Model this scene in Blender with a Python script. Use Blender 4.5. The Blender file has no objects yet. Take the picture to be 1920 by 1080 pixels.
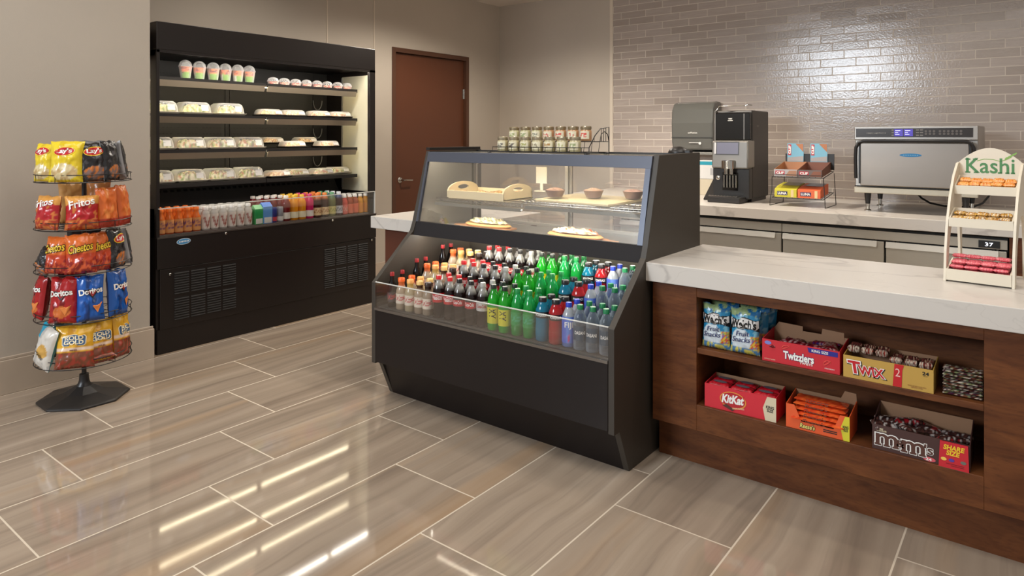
import bpy, bmesh, math, random
from mathutils import Vector, Matrix, noise
rnd = random.Random(7)
SC = bpy.context.scene
C = SC.collection
PI = math.pi

# ---------------------------------------------------------------- camera
# Room axes: X runs away to the right (along the cooler wall), Y away to the left (along the counters).
TH = math.atan(1000/1284.5)
cam_d = bpy.data.cameras.new('camera'); cam = bpy.data.objects.new('camera', cam_d); C.objects.link(cam)
cam.location = (0, 0, 1.5); cam.rotation_euler = (PI/2, 0, TH-PI/2)
cam_d.sensor_width = 36; cam_d.lens = 1284.5/1920*36; cam_d.shift_y = -284/1920; cam_d.clip_start = .05
SC.camera = cam
# ---------------------------------------------------------------- light
w = bpy.data.worlds.new('world'); SC.world = w; w.use_nodes = True
w.node_tree.nodes['Background'].inputs[0].default_value = (1, .965, .93, 1)
w.node_tree.nodes['Background'].inputs[1].default_value = .36
def area(name, loc, aim, sx, sy, power, col=(1,1,1), spread=PI):
    l = bpy.data.lights.new(name, 'AREA'); l.shape = 'RECTANGLE'; l.size = sx; l.size_y = sy; l.energy = power; l.color = col; l.spread = spread
    o = bpy.data.objects.new(name, l); C.objects.link(o); o.location = loc
    o.rotation_euler = (Vector(aim)-Vector(loc)).to_track_quat('-Z', 'Y').to_euler(); return o
def down(name, x, y, power, col=(1,.86,.7), ang=110, r=.06):
    l = bpy.data.lights.new(name, 'SPOT'); l.energy = power; l.color = col; l.spot_size = math.radians(ang); l.spot_blend = .5; l.shadow_soft_size = r
    o = bpy.data.objects.new(name, l); C.objects.link(o); o.location = (x, y, 3.12); return o
area('window_daylight', (-5.0, 3.95, 3.38), (6.98, 1.5, 2.1), 2.1, 1.3, 290, (.82, .91, 1))
area('fill_lobby', (1.1, 3.0, 3.17), (1.1, 3.0, 0), 1.8, 1.8, 31, (1, .97, .92))  # added soft fill from overhead for the left wall and floor
area('fill_front', (2.0, .4, 3.17), (2.0, .4, 0), 1.0, 1.6, 26, (1, .95, .88))  # added soft fill from overhead in front of the counter
CW_ = (1, .90, .78)
down('downlight_counter', 3.32, .9, 22, CW_)
down('downlight_counter_far', 3.32, -.9, 16, CW_)
down('downlight_case', 3.3, 2.4, 30, CW_)
down('downlight_aisle', 5.4, 2.75, 170, CW_)
down('downlight_aisle_right', 5.3, .9, 55, CW_, 150)
down('downlight_aisle_far', 5.4, -1.0, 60, CW_)
down('downlight_door', 5.0, 4.1, 115, CW_, 155)
down('fill_alcove', 3.2, 4.4, 26, CW_, 165)  # extra spot added to brighten the alcove and back walls
SC.view_settings.view_transform = 'Standard'; SC.view_settings.look = 'None'
SC.view_settings.exposure = 0.35; SC.view_settings.gamma = 1; SC.view_settings.use_curve_mapping = False

# ---------------------------------------------------------------- materials
def lin(c):
    return tuple(((v/255)/12.92 if v/255 <= .04045 else ((v/255+.055)/1.055)**2.4) for v in c)
MATS = {}
def mat(name, rgb, rough=.5, metal=0, coat=0, emit=0, bump=0, bscale=80, var=0, vscale=6, spec=.5, trans=0, aniso=None):
    if name in MATS: return MATS[name]
    m = bpy.data.materials.new(name); m.use_nodes = True; nt = m.node_tree; N = nt.nodes; L = nt.links
    b = N['Principled BSDF']; c = lin(rgb)
    b.inputs['Base Color'].default_value = (*c, 1); b.inputs['Roughness'].default_value = rough; b.inputs['Metallic'].default_value = metal
    b.inputs['Coat Weight'].default_value = coat; b.inputs['Specular IOR Level'].default_value = spec; b.inputs['Transmission Weight'].default_value = trans
    if emit:
        b.inputs['Emission Color'].default_value = (*c, 1); b.inputs['Emission Strength'].default_value = emit
    if var or bump or aniso:
        tc = N.new('ShaderNodeTexCoord'); nz = N.new('ShaderNodeTexNoise'); mp = N.new('ShaderNodeMapping')
        L.new(tc.outputs['Object'], mp.inputs[0]); L.new(mp.outputs[0], nz.inputs['Vector'])
        if aniso: mp.inputs['Scale'].default_value = aniso
        nz.inputs['Scale'].default_value = vscale; nz.inputs['Detail'].default_value = 4
        if var:
            mx = N.new('ShaderNodeMix'); mx.data_type = 'RGBA'
            mx.inputs['A'].default_value = (*[v*(1-var) for v in c], 1); mx.inputs['B'].default_value = (*[min(1, v*(1+var)) for v in c], 1)
            L.new(nz.outputs['Fac'], mx.inputs['Factor']); L.new(mx.outputs['Result'], b.inputs['Base Color'])
        if bump:
            n2 = N.new('ShaderNodeTexNoise'); n2.inputs['Scale'].default_value = bscale; L.new(mp.outputs[0], n2.inputs['Vector'])
            bp = N.new('ShaderNodeBump'); bp.inputs['Strength'].default_value = bump; bp.inputs['Distance'].default_value = .002
            L.new(n2.outputs['Fac'], bp.inputs['Height']); L.new(bp.outputs[0], b.inputs['Normal'])
    MATS[name] = m; return m
def clear(name, tint=(255,255,255), fac=.1, rough=.05, edge=.5, veil=0, metal=0):
    """see-through plastic or glass: transparent mixed with gloss, more gloss at grazing angles"""
    if name in MATS: return MATS[name]
    m = bpy.data.materials.new(name); m.use_nodes = True; nt = m.node_tree; N = nt.nodes; L = nt.links; N.clear()
    out = N.new('ShaderNodeOutputMaterial'); mx = N.new('ShaderNodeMixShader'); tr = N.new('ShaderNodeBsdfTransparent'); gl = N.new('ShaderNodeBsdfPrincipled')
    tr.inputs[0].default_value = (*lin(tint), 1)
    gl.inputs['Base Color'].default_value = (*lin(tint), 1); gl.inputs['Roughness'].default_value = rough
    lw = N.new('ShaderNodeLayerWeight'); lw.inputs['Blend'].default_value = .35
    mr = N.new('ShaderNodeMapRange'); mr.inputs['To Min'].default_value = fac; mr.inputs['To Max'].default_value = edge
    L.new(lw.outputs['Facing'], mr.inputs['Value']); L.new(mr.outputs[0], mx.inputs[0])
    L.new(tr.outputs[0], mx.inputs[1])
    if veil:
        L.new(gl.outputs[0], mx.inputs[2])
    else:
        g2 = N.new('ShaderNodeBsdfGlossy'); g2.inputs['Roughness'].default_value = rough; g2.inputs[0].default_value = (.9,.9,.9,1); L.new(g2.outputs[0], mx.inputs[2])
    L.new(mx.outputs[0], out.inputs[0]); MATS[name] = m; return m
def printed(name, rough=.35, coat=0, trans=0.0, metal=0, bump=0, spec=.5):
    """artwork surface: colours come from the mesh's own colour layer (printed film, food, labels)"""
    if name in MATS: return MATS[name]
    m = bpy.data.materials.new(name); m.use_nodes = True; nt = m.node_tree; N = nt.nodes; L = nt.links; b = N['Principled BSDF']
    at = N.new('ShaderNodeAttribute'); at.attribute_name = 'Col'; L.new(at.outputs['Color'], b.inputs['Base Color'])
    b.inputs['Roughness'].default_value = rough; b.inputs['Coat Weight'].default_value = coat; b.inputs['Metallic'].default_value = metal; b.inputs['Specular IOR Level'].default_value = spec
    if trans:
        t = N.new('ShaderNodeBsdfTranslucent'); L.new(at.outputs['Color'], t.inputs[0]); mx = N.new('ShaderNodeMixShader'); mx.inputs[0].default_value = trans
        L.new(b.outputs[0], mx.inputs[1]); L.new(t.outputs[0], mx.inputs[2]); L.new(mx.outputs[0], N['Material Output'].inputs[0])
    if bump:
        tc = N.new('ShaderNodeTexCoord'); nz = N.new('ShaderNodeTexNoise'); nz.inputs['Scale'].default_value = bump; L.new(tc.outputs['Object'], nz.inputs['Vector'])
        bp = N.new('ShaderNodeBump'); bp.inputs['Strength'].default_value = .5; bp.inputs['Distance'].default_value = .004; L.new(nz.outputs['Fac'], bp.inputs['Height']); L.new(bp.outputs[0], b.inputs['Normal'])
    MATS[name] = m; return m
class NT:
    """tiny wrapper to write maths nodes"""
    def __init__(s, nt): s.nt = nt; s.N = nt.nodes; s.L = nt.links
    def m(s, op, a, b=None, c=None):
        n = s.N.new('ShaderNodeMath'); n.operation = op
        for i, v in enumerate((a, b, c)):
            if v is None: continue
            if isinstance(v, (int, float)): n.inputs[i].default_value = v
            else: s.L.new(v, n.inputs[i])
        return n.outputs[0]
    def mix(s, f, a, b):
        n = s.N.new('ShaderNodeMix'); n.data_type = 'RGBA'
        for k, v in (('Factor', f), ('A', a), ('B', b)):
            if isinstance(v, (int, float)): n.inputs[k].default_value = v
            elif isinstance(v, tuple): n.inputs[k].default_value = (*v, 1)
            else: s.L.new(v, n.inputs[k])
        return n.outputs['Result']
    def ramp(s, f, a, b, lo, hi):
        n = s.N.new('ShaderNodeMapRange'); s.L.new(f, n.inputs['Value']); n.inputs['From Min'].default_value = a; n.inputs['From Max'].default_value = b
        n.inputs['To Min'].default_value = lo; n.inputs['To Max'].default_value = hi; return n.outputs[0]
    def noise(s, vec, scale, detail=4, dist=0):
        n = s.N.new('ShaderNodeTexNoise'); s.L.new(vec, n.inputs['Vector']); n.inputs['Scale'].default_value = scale; n.inputs['Detail'].default_value = detail; n.inputs['Distortion'].default_value = dist
        return n.outputs['Fac']
    def comb(s, x, y, z=0):
        n = s.N.new('ShaderNodeCombineXYZ')
        for i, v in enumerate((x, y, z)):
            if isinstance(v, (int, float)): n.inputs[i].default_value = v
            else: s.L.new(v, n.inputs[i])
        return n.outputs[0]
def tiles(name, a0, La, b0, Lb, off, gw, axes, kind):
    m = bpy.data.materials.new(name); m.use_nodes = True; t = NT(m.node_tree); N = t.N; L = t.L; b = N['Principled BSDF']
    geo = N.new('ShaderNodeNewGeometry'); sp = N.new('ShaderNodeSeparateXYZ'); L.new(geo.outputs['Position'], sp.inputs[0])
    a = sp.outputs[axes[0]]; c = sp.outputs[axes[1]]
    rb = t.m('DIVIDE', t.m('SUBTRACT', c, b0), Lb); row = t.m('FLOOR', rb); fb = t.m('SUBTRACT', rb, row)
    ra = t.m('SUBTRACT', t.m('DIVIDE', t.m('SUBTRACT', a, a0), La), t.m('MULTIPLY', row, off)); col = t.m('FLOOR', ra); fa = t.m('SUBTRACT', ra, col)
    da = t.m('MULTIPLY', t.m('MINIMUM', fa, t.m('SUBTRACT', 1, fa)), La); db = t.m('MULTIPLY', t.m('MINIMUM', fb, t.m('SUBTRACT', 1, fb)), Lb)
    d = t.m('MINIMUM', da, db); g = t.ramp(d, gw*.5, gw*.5+.0012, 1, 0)
    wn = N.new('ShaderNodeTexWhiteNoise'); L.new(t.comb(row, col), wn.inputs['Vector']); r = wn.outputs['Value']
    if kind == 'floor':
        sx = t.m('ADD', a, t.m('MULTIPLY', r, 37)); wob = t.m('MULTIPLY', t.noise(t.comb(t.m('MULTIPLY', sx, .8), c, 0), 1.2, 2), .16)
        v = t.comb(t.m('MULTIPLY', sx, .35), t.m('ADD', t.m('MULTIPLY', c, 6), t.m('MULTIPLY', wob, 6)), r)
        n1 = t.noise(v, 1.5, 6, .2); n2 = t.noise(t.comb(t.m('MULTIPLY', sx, .9), t.m('ADD', t.m('MULTIPLY', c, 26), t.m('MULTIPLY', wob, 26)), r), 1.0, 5)
        col1 = t.mix(t.ramp(n1, .3, .72, 0, 1), lin((142, 126, 110)), lin((172, 156, 138)))
        col2 = t.mix(t.ramp(n2, .5, .76, 0, .5), col1, lin((112, 98, 87)))
        col3 = t.mix(t.ramp(n1, .60, .80, 0, .30), col2, lin((192, 181, 168)))
        rusty = t.ramp(t.noise(v, .9, 2), .56, .74, 0, .5)
        # the rust-coloured veins come in the tiles near the snack counter
        col3 = t.mix(rusty, col3, lin((176, 142, 104)))
        col4 = t.mix(t.ramp(r, 0, 1, 0, .16), col3, lin((112, 100, 91)))
        fin = t.mix(g, col4, lin((206, 193, 174)))
        L.new(fin, b.inputs['Base Color'])
        rr = t.m('ADD', t.m('MULTIPLY', t.noise(t.comb(a, c), 3, 3), .05), t.m('MULTIPLY', g, .4)); L.new(t.m('ADD', rr, .03), b.inputs['Roughness'])
        b.inputs['Specular IOR Level'].default_value = .55
        h = t.m('ADD', t.m('MULTIPLY', g, -1), t.m('MULTIPLY', t.noise(t.comb(a, c), 5, 2), .25)); bs, bd = .025, .002
    else:
        n1 = t.noise(t.comb(t.m('MULTIPLY', a, 3), t.m('MULTIPLY', c, 30), r), 2, 4)
        col1 = t.mix(r, lin((160, 149, 141)), lin((178, 167, 160))); col2 = t.mix(t.ramp(n1, .35, .7, 0, .3), col1, lin((146, 134, 125)))
        fin = t.mix(g, col2, lin((200, 190, 179))); L.new(fin, b.inputs['Base Color'])
        wn2 = N.new('ShaderNodeTexWhiteNoise'); L.new(t.comb(col, row, 5), wn2.inputs['Vector'])
        b.inputs['Specular IOR Level'].default_value = .6
        L.new(t.m('ADD', t.m('MULTIPLY', g, .4), .15), b.inputs['Roughness'])
        tilt = t.m('MULTIPLY', t.m('SUBTRACT', r, .5), fb); h = t.m('ADD', t.m('ADD', t.m('MULTIPLY', g, -1.2), t.m('MULTIPLY', tilt, .8)), t.m('MULTIPLY', t.noise(t.comb(a, c), 60, 3), .55)); bs, bd = .5, .003
    bp = N.new('ShaderNodeBump'); bp.inputs['Strength'].default_value = bs; bp.inputs['Distance'].default_value = bd; L.new(h, bp.inputs['Height']); L.new(bp.outputs[0], b.inputs['Normal'])
    return m
def wood_mat():
    m = bpy.data.materials.new('stained_wood'); m.use_nodes = True; t = NT(m.node_tree); N = t.N; L = t.L; b = N['Principled BSDF']
    tc = N.new('ShaderNodeNewGeometry'); sp = N.new('ShaderNodeSeparateXYZ'); L.new(tc.outputs['Position'], sp.inputs[0])
    v = t.comb(t.m('MULTIPLY', sp.outputs[0], 1.5), t.m('MULTIPLY', sp.outputs[1], 1.5), t.m('MULTIPLY', sp.outputs[2], 7))
    n1 = t.noise(v, 2.2, 6, 1.2); n2 = t.noise(v, 16, 4, .5)
    c = t.mix(t.ramp(n1, .3, .7, 0, 1), lin((80, 43, 22)), lin((112, 66, 35))); c = t.mix(t.ramp(n2, .5, .7, 0, .35), c, lin((52, 30, 18)))
    L.new(c, b.inputs['Base Color']); b.inputs['Roughness'].default_value = .5; b.inputs['Specular IOR Level'].default_value = .25; return m
def quartz_mat():
    m = bpy.data.materials.new('veined_quartz'); m.use_nodes = True; t = NT(m.node_tree); N = t.N; L = t.L; b = N['Principled BSDF']
    tc = N.new('ShaderNodeNewGeometry'); sp = N.new('ShaderNodeSeparateXYZ'); L.new(tc.outputs['Position'], sp.inputs[0])
    v = t.comb(sp.outputs[0], t.m('MULTIPLY', sp.outputs[1], .55), sp.outputs[2]); n = t.noise(v, 1.7, 5, .7)
    d = t.m('ABSOLUTE', t.m('SUBTRACT', n, .5)); ve = t.ramp(d, 0, .018, .45, 0)
    n2 = t.noise(v, 3.5, 4, 1); d2 = t.m('ABSOLUTE', t.m('SUBTRACT', n2, .47)); v2 = t.ramp(d2, 0, .008, .14, 0)
    c = t.mix(ve, lin((206, 200, 192)), lin((140, 133, 128))); c = t.mix(v2, c, lin((140, 132, 126)))
    L.new(c, b.inputs['Base Color']); b.inputs['Roughness'].default_value = .3; return m
M_FLOOR = tiles('floor_tile', 2.46, .945, .902, .482, .3349, .0055, (0, 1), 'floor')
M_TILE = tiles('wall_tile_glazed', 3.434, .307, .9335, .0765, .3333, .0055, (1, 2), 'wall')
WOOD = wood_mat(); QUARTZ = quartz_mat()
WALL = mat('wall_covering', (184, 174, 161), .6, bump=.25, bscale=260, var=.05, vscale=2.5)
WALLT = mat('wall_covering_seam', (208, 196, 180), .6)
TRIM = mat('trim_paint', (186, 170, 152), .4)
BLACK = mat('black_laminate', (26, 19, 17), .45, spec=.3, var=.12, vscale=3)
BLACKS = mat('black_satin_metal', (30, 27, 26), .38)
PANEL = mat('dark_side_laminate', (56, 50, 43), .5, var=.06, vscale=2)
INK = mat('black_ink', (14, 12, 12), .5)
WHITE = mat('white_ink', (240, 238, 232), .5)
WIRE = mat('black_wire', (22, 18, 17), .4)
CHROME = mat('chrome', (200, 198, 192), .18, metal=1)
STEEL = mat('brushed_steel', (158, 152, 145), .34, metal=.85, bump=.15, bscale=60, aniso=(1, 1, 30))
STEELL = mat('light_steel', (176, 172, 164), .4, metal=.7)
DARKIN = mat('dark_grey_liner', (66, 64, 61), .5, var=.08)
GREYIN = mat('grey_liner', (120, 118, 114), .5)
GLASS = clear('clear_glass', fac=.035, rough=.02, edge=.5)
ACRYL = clear('clear_acrylic', fac=.05, rough=.05, edge=.45)
LIDM = clear('clear_lid_plastic', fac=.16, rough=.14, edge=.75, veil=1)
LED = mat('led_strip', (255, 238, 200), emit=20)
LEDC = mat('led_strip_white', (255, 247, 232), emit=26)
FILM = printed('printed_film', .26, spec=.6)
CARD = printed('printed_card', .5)
FOOD = printed('food_surface', .5, bump=90)
BOTTLE = printed('bottle_plastic', .12, coat=.3, trans=.30)
WATERP = clear('water_plastic', (178, 190, 200), fac=.14, rough=.08, edge=.75, veil=1)
LABEL = printed('paper_label', .45)
KRAFT = mat('kraft_card', (150, 112, 82), .7, var=.06)

# ---------------------------------------------------------------- mesh helpers
class G:
    def __init__(s): s.v = []; s.f = []; s.mi = []; s.cur = 0; s.cols = None
    def add(s, vs, fs):
        n = len(s.v); s.v += [tuple(v) for v in vs]; s.f += [tuple(i+n for i in f) for f in fs]; s.mi += [s.cur]*len(fs); return s
    def box(s, x0, x1, y0, y1, z0, z1, M=None):
        vs = [Vector((x, y, z)) for z in (z0, z1) for y in (y0, y1) for x in (x0, x1)]
        if M: vs = [M @ v for v in vs]
        return s.add(vs, [(0,2,3,1), (4,5,7,6), (0,1,5,4), (2,6,7,3), (0,4,6,2), (1,3,7,5)])
    def prism(s, poly, a0, a1, axis='y'):
        """poly in the two other axes: (x,z) for y, (y,z) for x, (x,y) for z"""
        def P(p, a): return {'y': (p[0], a, p[1]), 'x': (a, p[0], p[1]), 'z': (p[0], p[1], a)}[axis]
        n = len(poly); vs = [P(p, a0) for p in poly]+[P(p, a1) for p in poly]
        return s.add(vs, [tuple(range(n))[::-1], tuple(range(n, 2*n))]+[(i, (i+1) % n, n+(i+1) % n, n+i) for i in range(n)])
    def lathe(s, prof, c=(0,0,0), n=20, axis=None, cap=True):
        vs = []; fs = []; M = Matrix.Identity(3)
        if axis is not None: M = Vector((0,0,1)).rotation_difference(Vector(axis)).to_matrix()
        for r, z in prof:
            for k in range(n): vs.append(M @ Vector((r*math.cos(2*PI*k/n), r*math.sin(2*PI*k/n), z)) + Vector(c))
        for i in range(len(prof)-1):
            for k in range(n): fs.append((i*n+k, i*n+(k+1) % n, (i+1)*n+(k+1) % n, (i+1)*n+k))
        if cap: fs += [tuple(range(n))[::-1], tuple(range((len(prof)-1)*n, len(prof)*n))]
        return s.add(vs, fs)
    def cyl(s, p, q, r, n=10, r2=None):
        p = Vector(p); q = Vector(q); d = q-p; return s.lathe([(r, 0), (r2 if r2 is not None else r, d.length)], p, n, d.normalized())
    def tube(s, pts, r, n=6, closed=False):
        pts = [Vector(p) for p in pts]; m = len(pts); vs = []; fs = []; up = None
        for i, p in enumerate(pts):
            a = pts[(i-1) % m] if (closed or i > 0) else p; b = pts[(i+1) % m] if (closed or i < m-1) else p
            t = (b-a).normalized()
            if up is None:
                up = Vector((0,0,1)) if abs(t.z) < .9 else Vector((1,0,0))
            u = t.cross(up); u = u.normalized() if u.length > 1e-5 else t.orthogonal().normalized(); w2 = u.cross(t).normalized(); up = w2
            for k in range(n): vs.append(p + u*r*math.cos(2*PI*k/n) + w2*r*math.sin(2*PI*k/n))
        for i in range(m if closed else m-1):
            for k in range(n):
                j = (i+1) % m; fs.append((i*n+k, i*n+(k+1) % n, j*n+(k+1) % n, j*n+k))
        if not closed: fs += [tuple(range(n))[::-1], tuple(range((m-1)*n, m*n))]
        return s.add(vs, fs)
    def grid(s, nu, nv, fn, col=None):
        """fn(u,v) with u,v in 0..1"""
        base = len(s.v); vs = []; 
        if col and s.cols is None: s.cols = {}
        for j in range(nv+1):
            for i in range(nu+1):
                u, v = i/nu, j/nv; vs.append(fn(u, v))
                if col: s.cols[base+j*(nu+1)+i] = col(u, v)
        return s.add(vs, [(j*(nu+1)+i, j*(nu+1)+i+1, (j+1)*(nu+1)+i+1, (j+1)*(nu+1)+i) for j in range(nv) for i in range(nu)])
    def build(s, name, mats, parent=None, smooth=False, bevel=0, loc=None, rotz=0, default=(128,128,128), ang=40):
        me = bpy.data.meshes.new(name); me.from_pydata(s.v, [], s.f); me.update()
        if not isinstance(mats, (list, tuple)): mats = [mats]
        for m in mats: me.materials.append(m)
        if any(s.mi): me.polygons.foreach_set('material_index', s.mi)
        if s.cols is not None:
            ca = me.color_attributes.new('Col', 'FLOAT_COLOR', 'POINT'); d = lin(default)
            for i in range(len(s.v)): ca.data[i].color = (*(lin(s.cols[i]) if i in s.cols else d), 1)
        bm = bmesh.new(); bm.from_mesh(me); bmesh.ops.recalc_face_normals(bm, faces=bm.faces); bm.to_mesh(me); bm.free()
        if smooth:
            me.polygons.foreach_set('use_smooth', [True]*len(me.polygons)); me.set_sharp_from_angle(angle=math.radians(ang))
        o = bpy.data.objects.new(name, me); C.objects.link(o)
        if parent: o.parent = parent
        if loc: o.location = loc
        o.rotation_euler[2] = rotz
        if bevel:
            b = o.modifiers.new('bevel', 'BEVEL'); b.width = bevel; b.segments = 2; b.limit_method = 'ANGLE'; b.angle_limit = math.radians(40)
        return o
def tag(o, label=None, cat=None, group=None, kind=None):
    if label: o['label'] = label
    if cat: o['category'] = cat
    if group: o['group'] = group
    if kind: o['kind'] = kind
    return o
def thing(name, label, cat, loc=(0,0,0), rotz=0, group=None):
    o = bpy.data.objects.new(name, None); C.objects.link(o); o.empty_display_size = .05
    o.location = loc; o.rotation_euler = (0, 0, rotz); return tag(o, label, cat, group)
def copy_tree(o, parent=None):
    c = o.copy(); C.objects.link(c); c.parent = parent
    for ch in KIDS.get(o.name, [x for x in o.children]): copy_tree(ch, c)
    return c
KIDS = {}
def dup(o, loc, rotz=None, label=None, group=None):
    c = copy_tree(o); c.location = loc
    if rotz is not None: c.rotation_euler[2] = rotz
    if label: c['label'] = label
    if group: c['group'] = group
    return c
_T = {}
def glyphs(s, bold):
    k = (s, bold)
    if k not in _T:
        cu = bpy.data.curves.new('t', 'FONT'); cu.body = s; cu.offset = bold; cu.resolution_u = 3; cu.space_line = .82; cu.align_x = 'CENTER'
        ob = bpy.data.objects.new('t', cu); C.objects.link(ob); bpy.context.view_layer.update()
        me = bpy.data.meshes.new_from_object(ob.evaluated_get(bpy.context.evaluated_depsgraph_get()))
        _T[k] = ([(v.co.x, v.co.y) for v in me.vertices], [tuple(p.vertices) for p in me.polygons])
        bpy.data.objects.remove(ob); bpy.data.curves.remove(cu); bpy.data.meshes.remove(me)
    return _T[k]
def text(s, w, h, fn, m, parent=None, name='lettering', bold=0, shear=0, arc=0, label=None):
    """lettering w x h metres centred on 0,0 and laid on a surface by fn(x,y)"""
    a = glyphs(s, 0)[0]; x0 = min(p[0] for p in a); x1 = max(p[0] for p in a); y0 = min(p[1] for p in a); y1 = max(p[1] for p in a)
    vs, fs = glyphs(s, bold); out = []
    for x, y in vs:
        X = ((x-x0)/(x1-x0)-.5)*w; Yv = ((y-y0)/(y1-y0)-.5)*h; X += shear*Yv; Yv += arc*(1-(2*X/w)**2)
        out.append(fn(X, Yv))
    g = G(); g.add(out, fs); o = g.build(name, m, parent)
    if label: o['label'] = label
    return o
def plane(o, xd, yd):
    o = Vector(o); xd = Vector(xd); yd = Vector(yd); return lambda x, y: o+xd*x+yd*y
def rot2(fn, a):
    c, s = math.cos(a), math.sin(a); return lambda x, y: fn(x*c-y*s, x*s+y*c)
def shift(fn, dx, dy): return lambda x, y: fn(x+dx, y+dy)
def patch(poly, fn, m, parent, name='logo', nd=3):
    """flat shape laid on a surface, triangulated finely enough to follow it"""
    cx = sum(p[0] for p in poly)/len(poly); cy = sum(p[1] for p in poly)/len(poly); n = len(poly); vs = [fn(cx, cy)]; fs = []
    for k in range(1, nd+1):
        for p in poly: vs.append(fn(cx+(p[0]-cx)*k/nd, cy+(p[1]-cy)*k/nd))
    for i in range(n): fs.append((0, 1+i, 1+(i+1) % n))
    for k in range(1, nd):
        for i in range(n): fs.append((1+(k-1)*n+i, 1+k*n+i, 1+k*n+(i+1) % n, 1+(k-1)*n+(i+1) % n))
    return G().add(vs, fs).build(name, m, parent, smooth=False)
def ell(cx, cy, a, b, n=24, rot=0):
    return [(cx+a*math.cos(2*PI*k/n)*math.cos(rot)-b*math.sin(2*PI*k/n)*math.sin(rot), cy+a*math.cos(2*PI*k/n)*math.sin(rot)+b*math.sin(2*PI*k/n)*math.cos(rot)) for k in range(n)]
def struct(o): o['kind'] = 'structure'; return o

# ================================================================ SETTING
CEIL = 3.20
struct(G().box(-5.5, 7.2, -3.2, 5.8, -.1, 0).build('floor', M_FLOOR))
struct(G().box(-2.2, 7.2, -3.2, 5.8, CEIL, CEIL+.1).build('ceiling', mat('ceiling_paint', (214, 205, 196), .8)))
YD = 5.64                                # plane of the wall with the door, behind the cooler
struct(G().box(-3.5, 2.152, 4.78, 5.8, 0, CEIL).build('wall_left', WALL))
DX0, DX1, DH = 5.105, 6.365, 2.482       # outer edges of the door frame
g = G().box(2.152, DX0, YD, 5.8, 0, CEIL).box(DX1, 7.1, YD, 5.8, 0, CEIL).box(DX0, DX1, YD, 5.8, DH, CEIL).box(DX0, DX1, YD+.12, 5.8, 0, DH)
struct(g.build('wall_back', WALL))
struct(G().box(6.98, 7.1, 3.98, YD, 0, CEIL).build('wall_side', WALL))
struct(G().box(6.98, 7.1, -3.2, 3.95, 0, CEIL).build('wall_tiled', M_TILE))
# pale vertical beads where the coverings meet
struct(G().box(6.970, 7.0, 3.948, 3.988, 0, CEIL).build('trim_1', WALLT))
struct(G().box(4.844, 4.858, YD-.006, YD, 0, CEIL).build('trim_2', WALLT))
struct(G().box(4.240, 4.254, YD-.006, YD, 0, CEIL).build('trim_3', WALLT))
g = G().box(-3.5, 2.175, 4.762, 4.78, 0, .20).box(-3.5, 2.17, 4.768, 4.78, .20, .218).box(2.152, 2.175, 4.78, 4.83, 0, .2)
struct(g.build('baseboard_left', TRIM, bevel=.004))
struct(G().box(2.152, DX0, YD-.015, YD, 0, .15).box(DX1, 6.98, YD-.015, YD, 0, .15).build('baseboard_back', TRIM, bevel=.003))
# ---- door
DW = mat('door_wood', (92, 52, 32), .42, var=.06, vscale=1.5, aniso=(1, 1, .15))
DF = mat('door_frame_paint', (84, 54, 38), .42)
d = bpy.data.objects.new('door_1', None); C.objects.link(d); d.location = (DX0, YD, 0); struct(d)
W = DX1-DX0
G().box(0, .05, -.012, .14, 0, DH).box(W-.05, W, -.012, .14, 0, DH).box(.05, W-.05, -.012, .14, DH-.05, DH).build('door_frame', DF, d, bevel=.002)
G().box(.054, W-.054, .035, .08, .01, DH-.056).build('door_leaf', DW, d)
for z in (.25, 1.1, DH-.46): G().cyl((W-.05, .028, z-.06), (W-.05, .028, z+.06), .009).box(W-.075, W-.05, .030, .036, z-.06, z+.06).build('hinge', CHROME, d, smooth=True)
g = G().lathe([(.034, 0), (.034, .006), (.028, .012)], (.15, .035, 1.015), 24, (0, -1, 0)).cyl((.15, .03, 1.015), (.15, -.03, 1.015), .011)
g.tube([(.15, -.03, 1.015), (.175, -.034, 1.017), (.225, -.032, 1.013), (.285, -.026, 1.01)], .009, 10)
g.build('door_handle', CHROME, d, smooth=True)

# ================================================================ SNACK COUNTER (front right)
c = thing('snack_counter', 'dark wood counter cabinet with open candy shelves under pale worktop', 'cabinet', (2.934, 1.45, 0))
YE = -2.9
def ry(y): return y-1.45
g = G().box(0, .02, ry(1.235), 0, .18, .828).box(0, .02, ry(YE), ry(.171), .18, .828).box(0, .02, ry(.171), ry(1.235), .779, .828).box(0, .02, ry(.171), ry(1.235), .18, .297)
g.build('face_frame', WOOD, c, bevel=.002)
g = G().box(.02, .34, ry(1.235), ry(1.255), .277, .80).box(.02, .34, ry(.151), ry(.171), .277, .80).box(.34, .36, ry(.151), ry(1.255), .277, .80).box(.02, .34, ry(.171), ry(1.235), .277, .297).box(.02, .34, ry(.171), ry(1.235), .779, .80)
g.build('shelf_recess', WOOD, c)
G().box(.006, .34, ry(.171), ry(1.235), .526, .551).build('shelf', WOOD, c, bevel=.002)
G().box(.36, .56, ry(YE), 0, .10, .828).box(.02, .36, -.02, 0, .18, .828).box(.02, .36, ry(YE), ry(YE)+.02, .18, .828).box(.07, .36, ry(YE), 0, .16, .18).build('carcass', WOOD, c)
G().box(.07, .09, ry(YE), 0, 0, .18).box(.09, .55, ry(YE), ry(YE)+.02, 0, .18).box(.09, .55, -.02, 0, 0, .10).build('toe_kick', WOOD, c)
tag(G().box(2.904, 3.58, YE, 1.472, .828, .914).build('worktop', QUARTZ, bevel=.003), 'white veined quartz worktop on the wooden snack counter', 'countertop')
G().box(.56, .575, ry(YE), 0, .10, .828).build('bounce_panel', mat('bounce_pale', (205, 200, 186), .5), c)  # added on the unseen side, pale so the refrigerator doors reflect brighter
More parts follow.
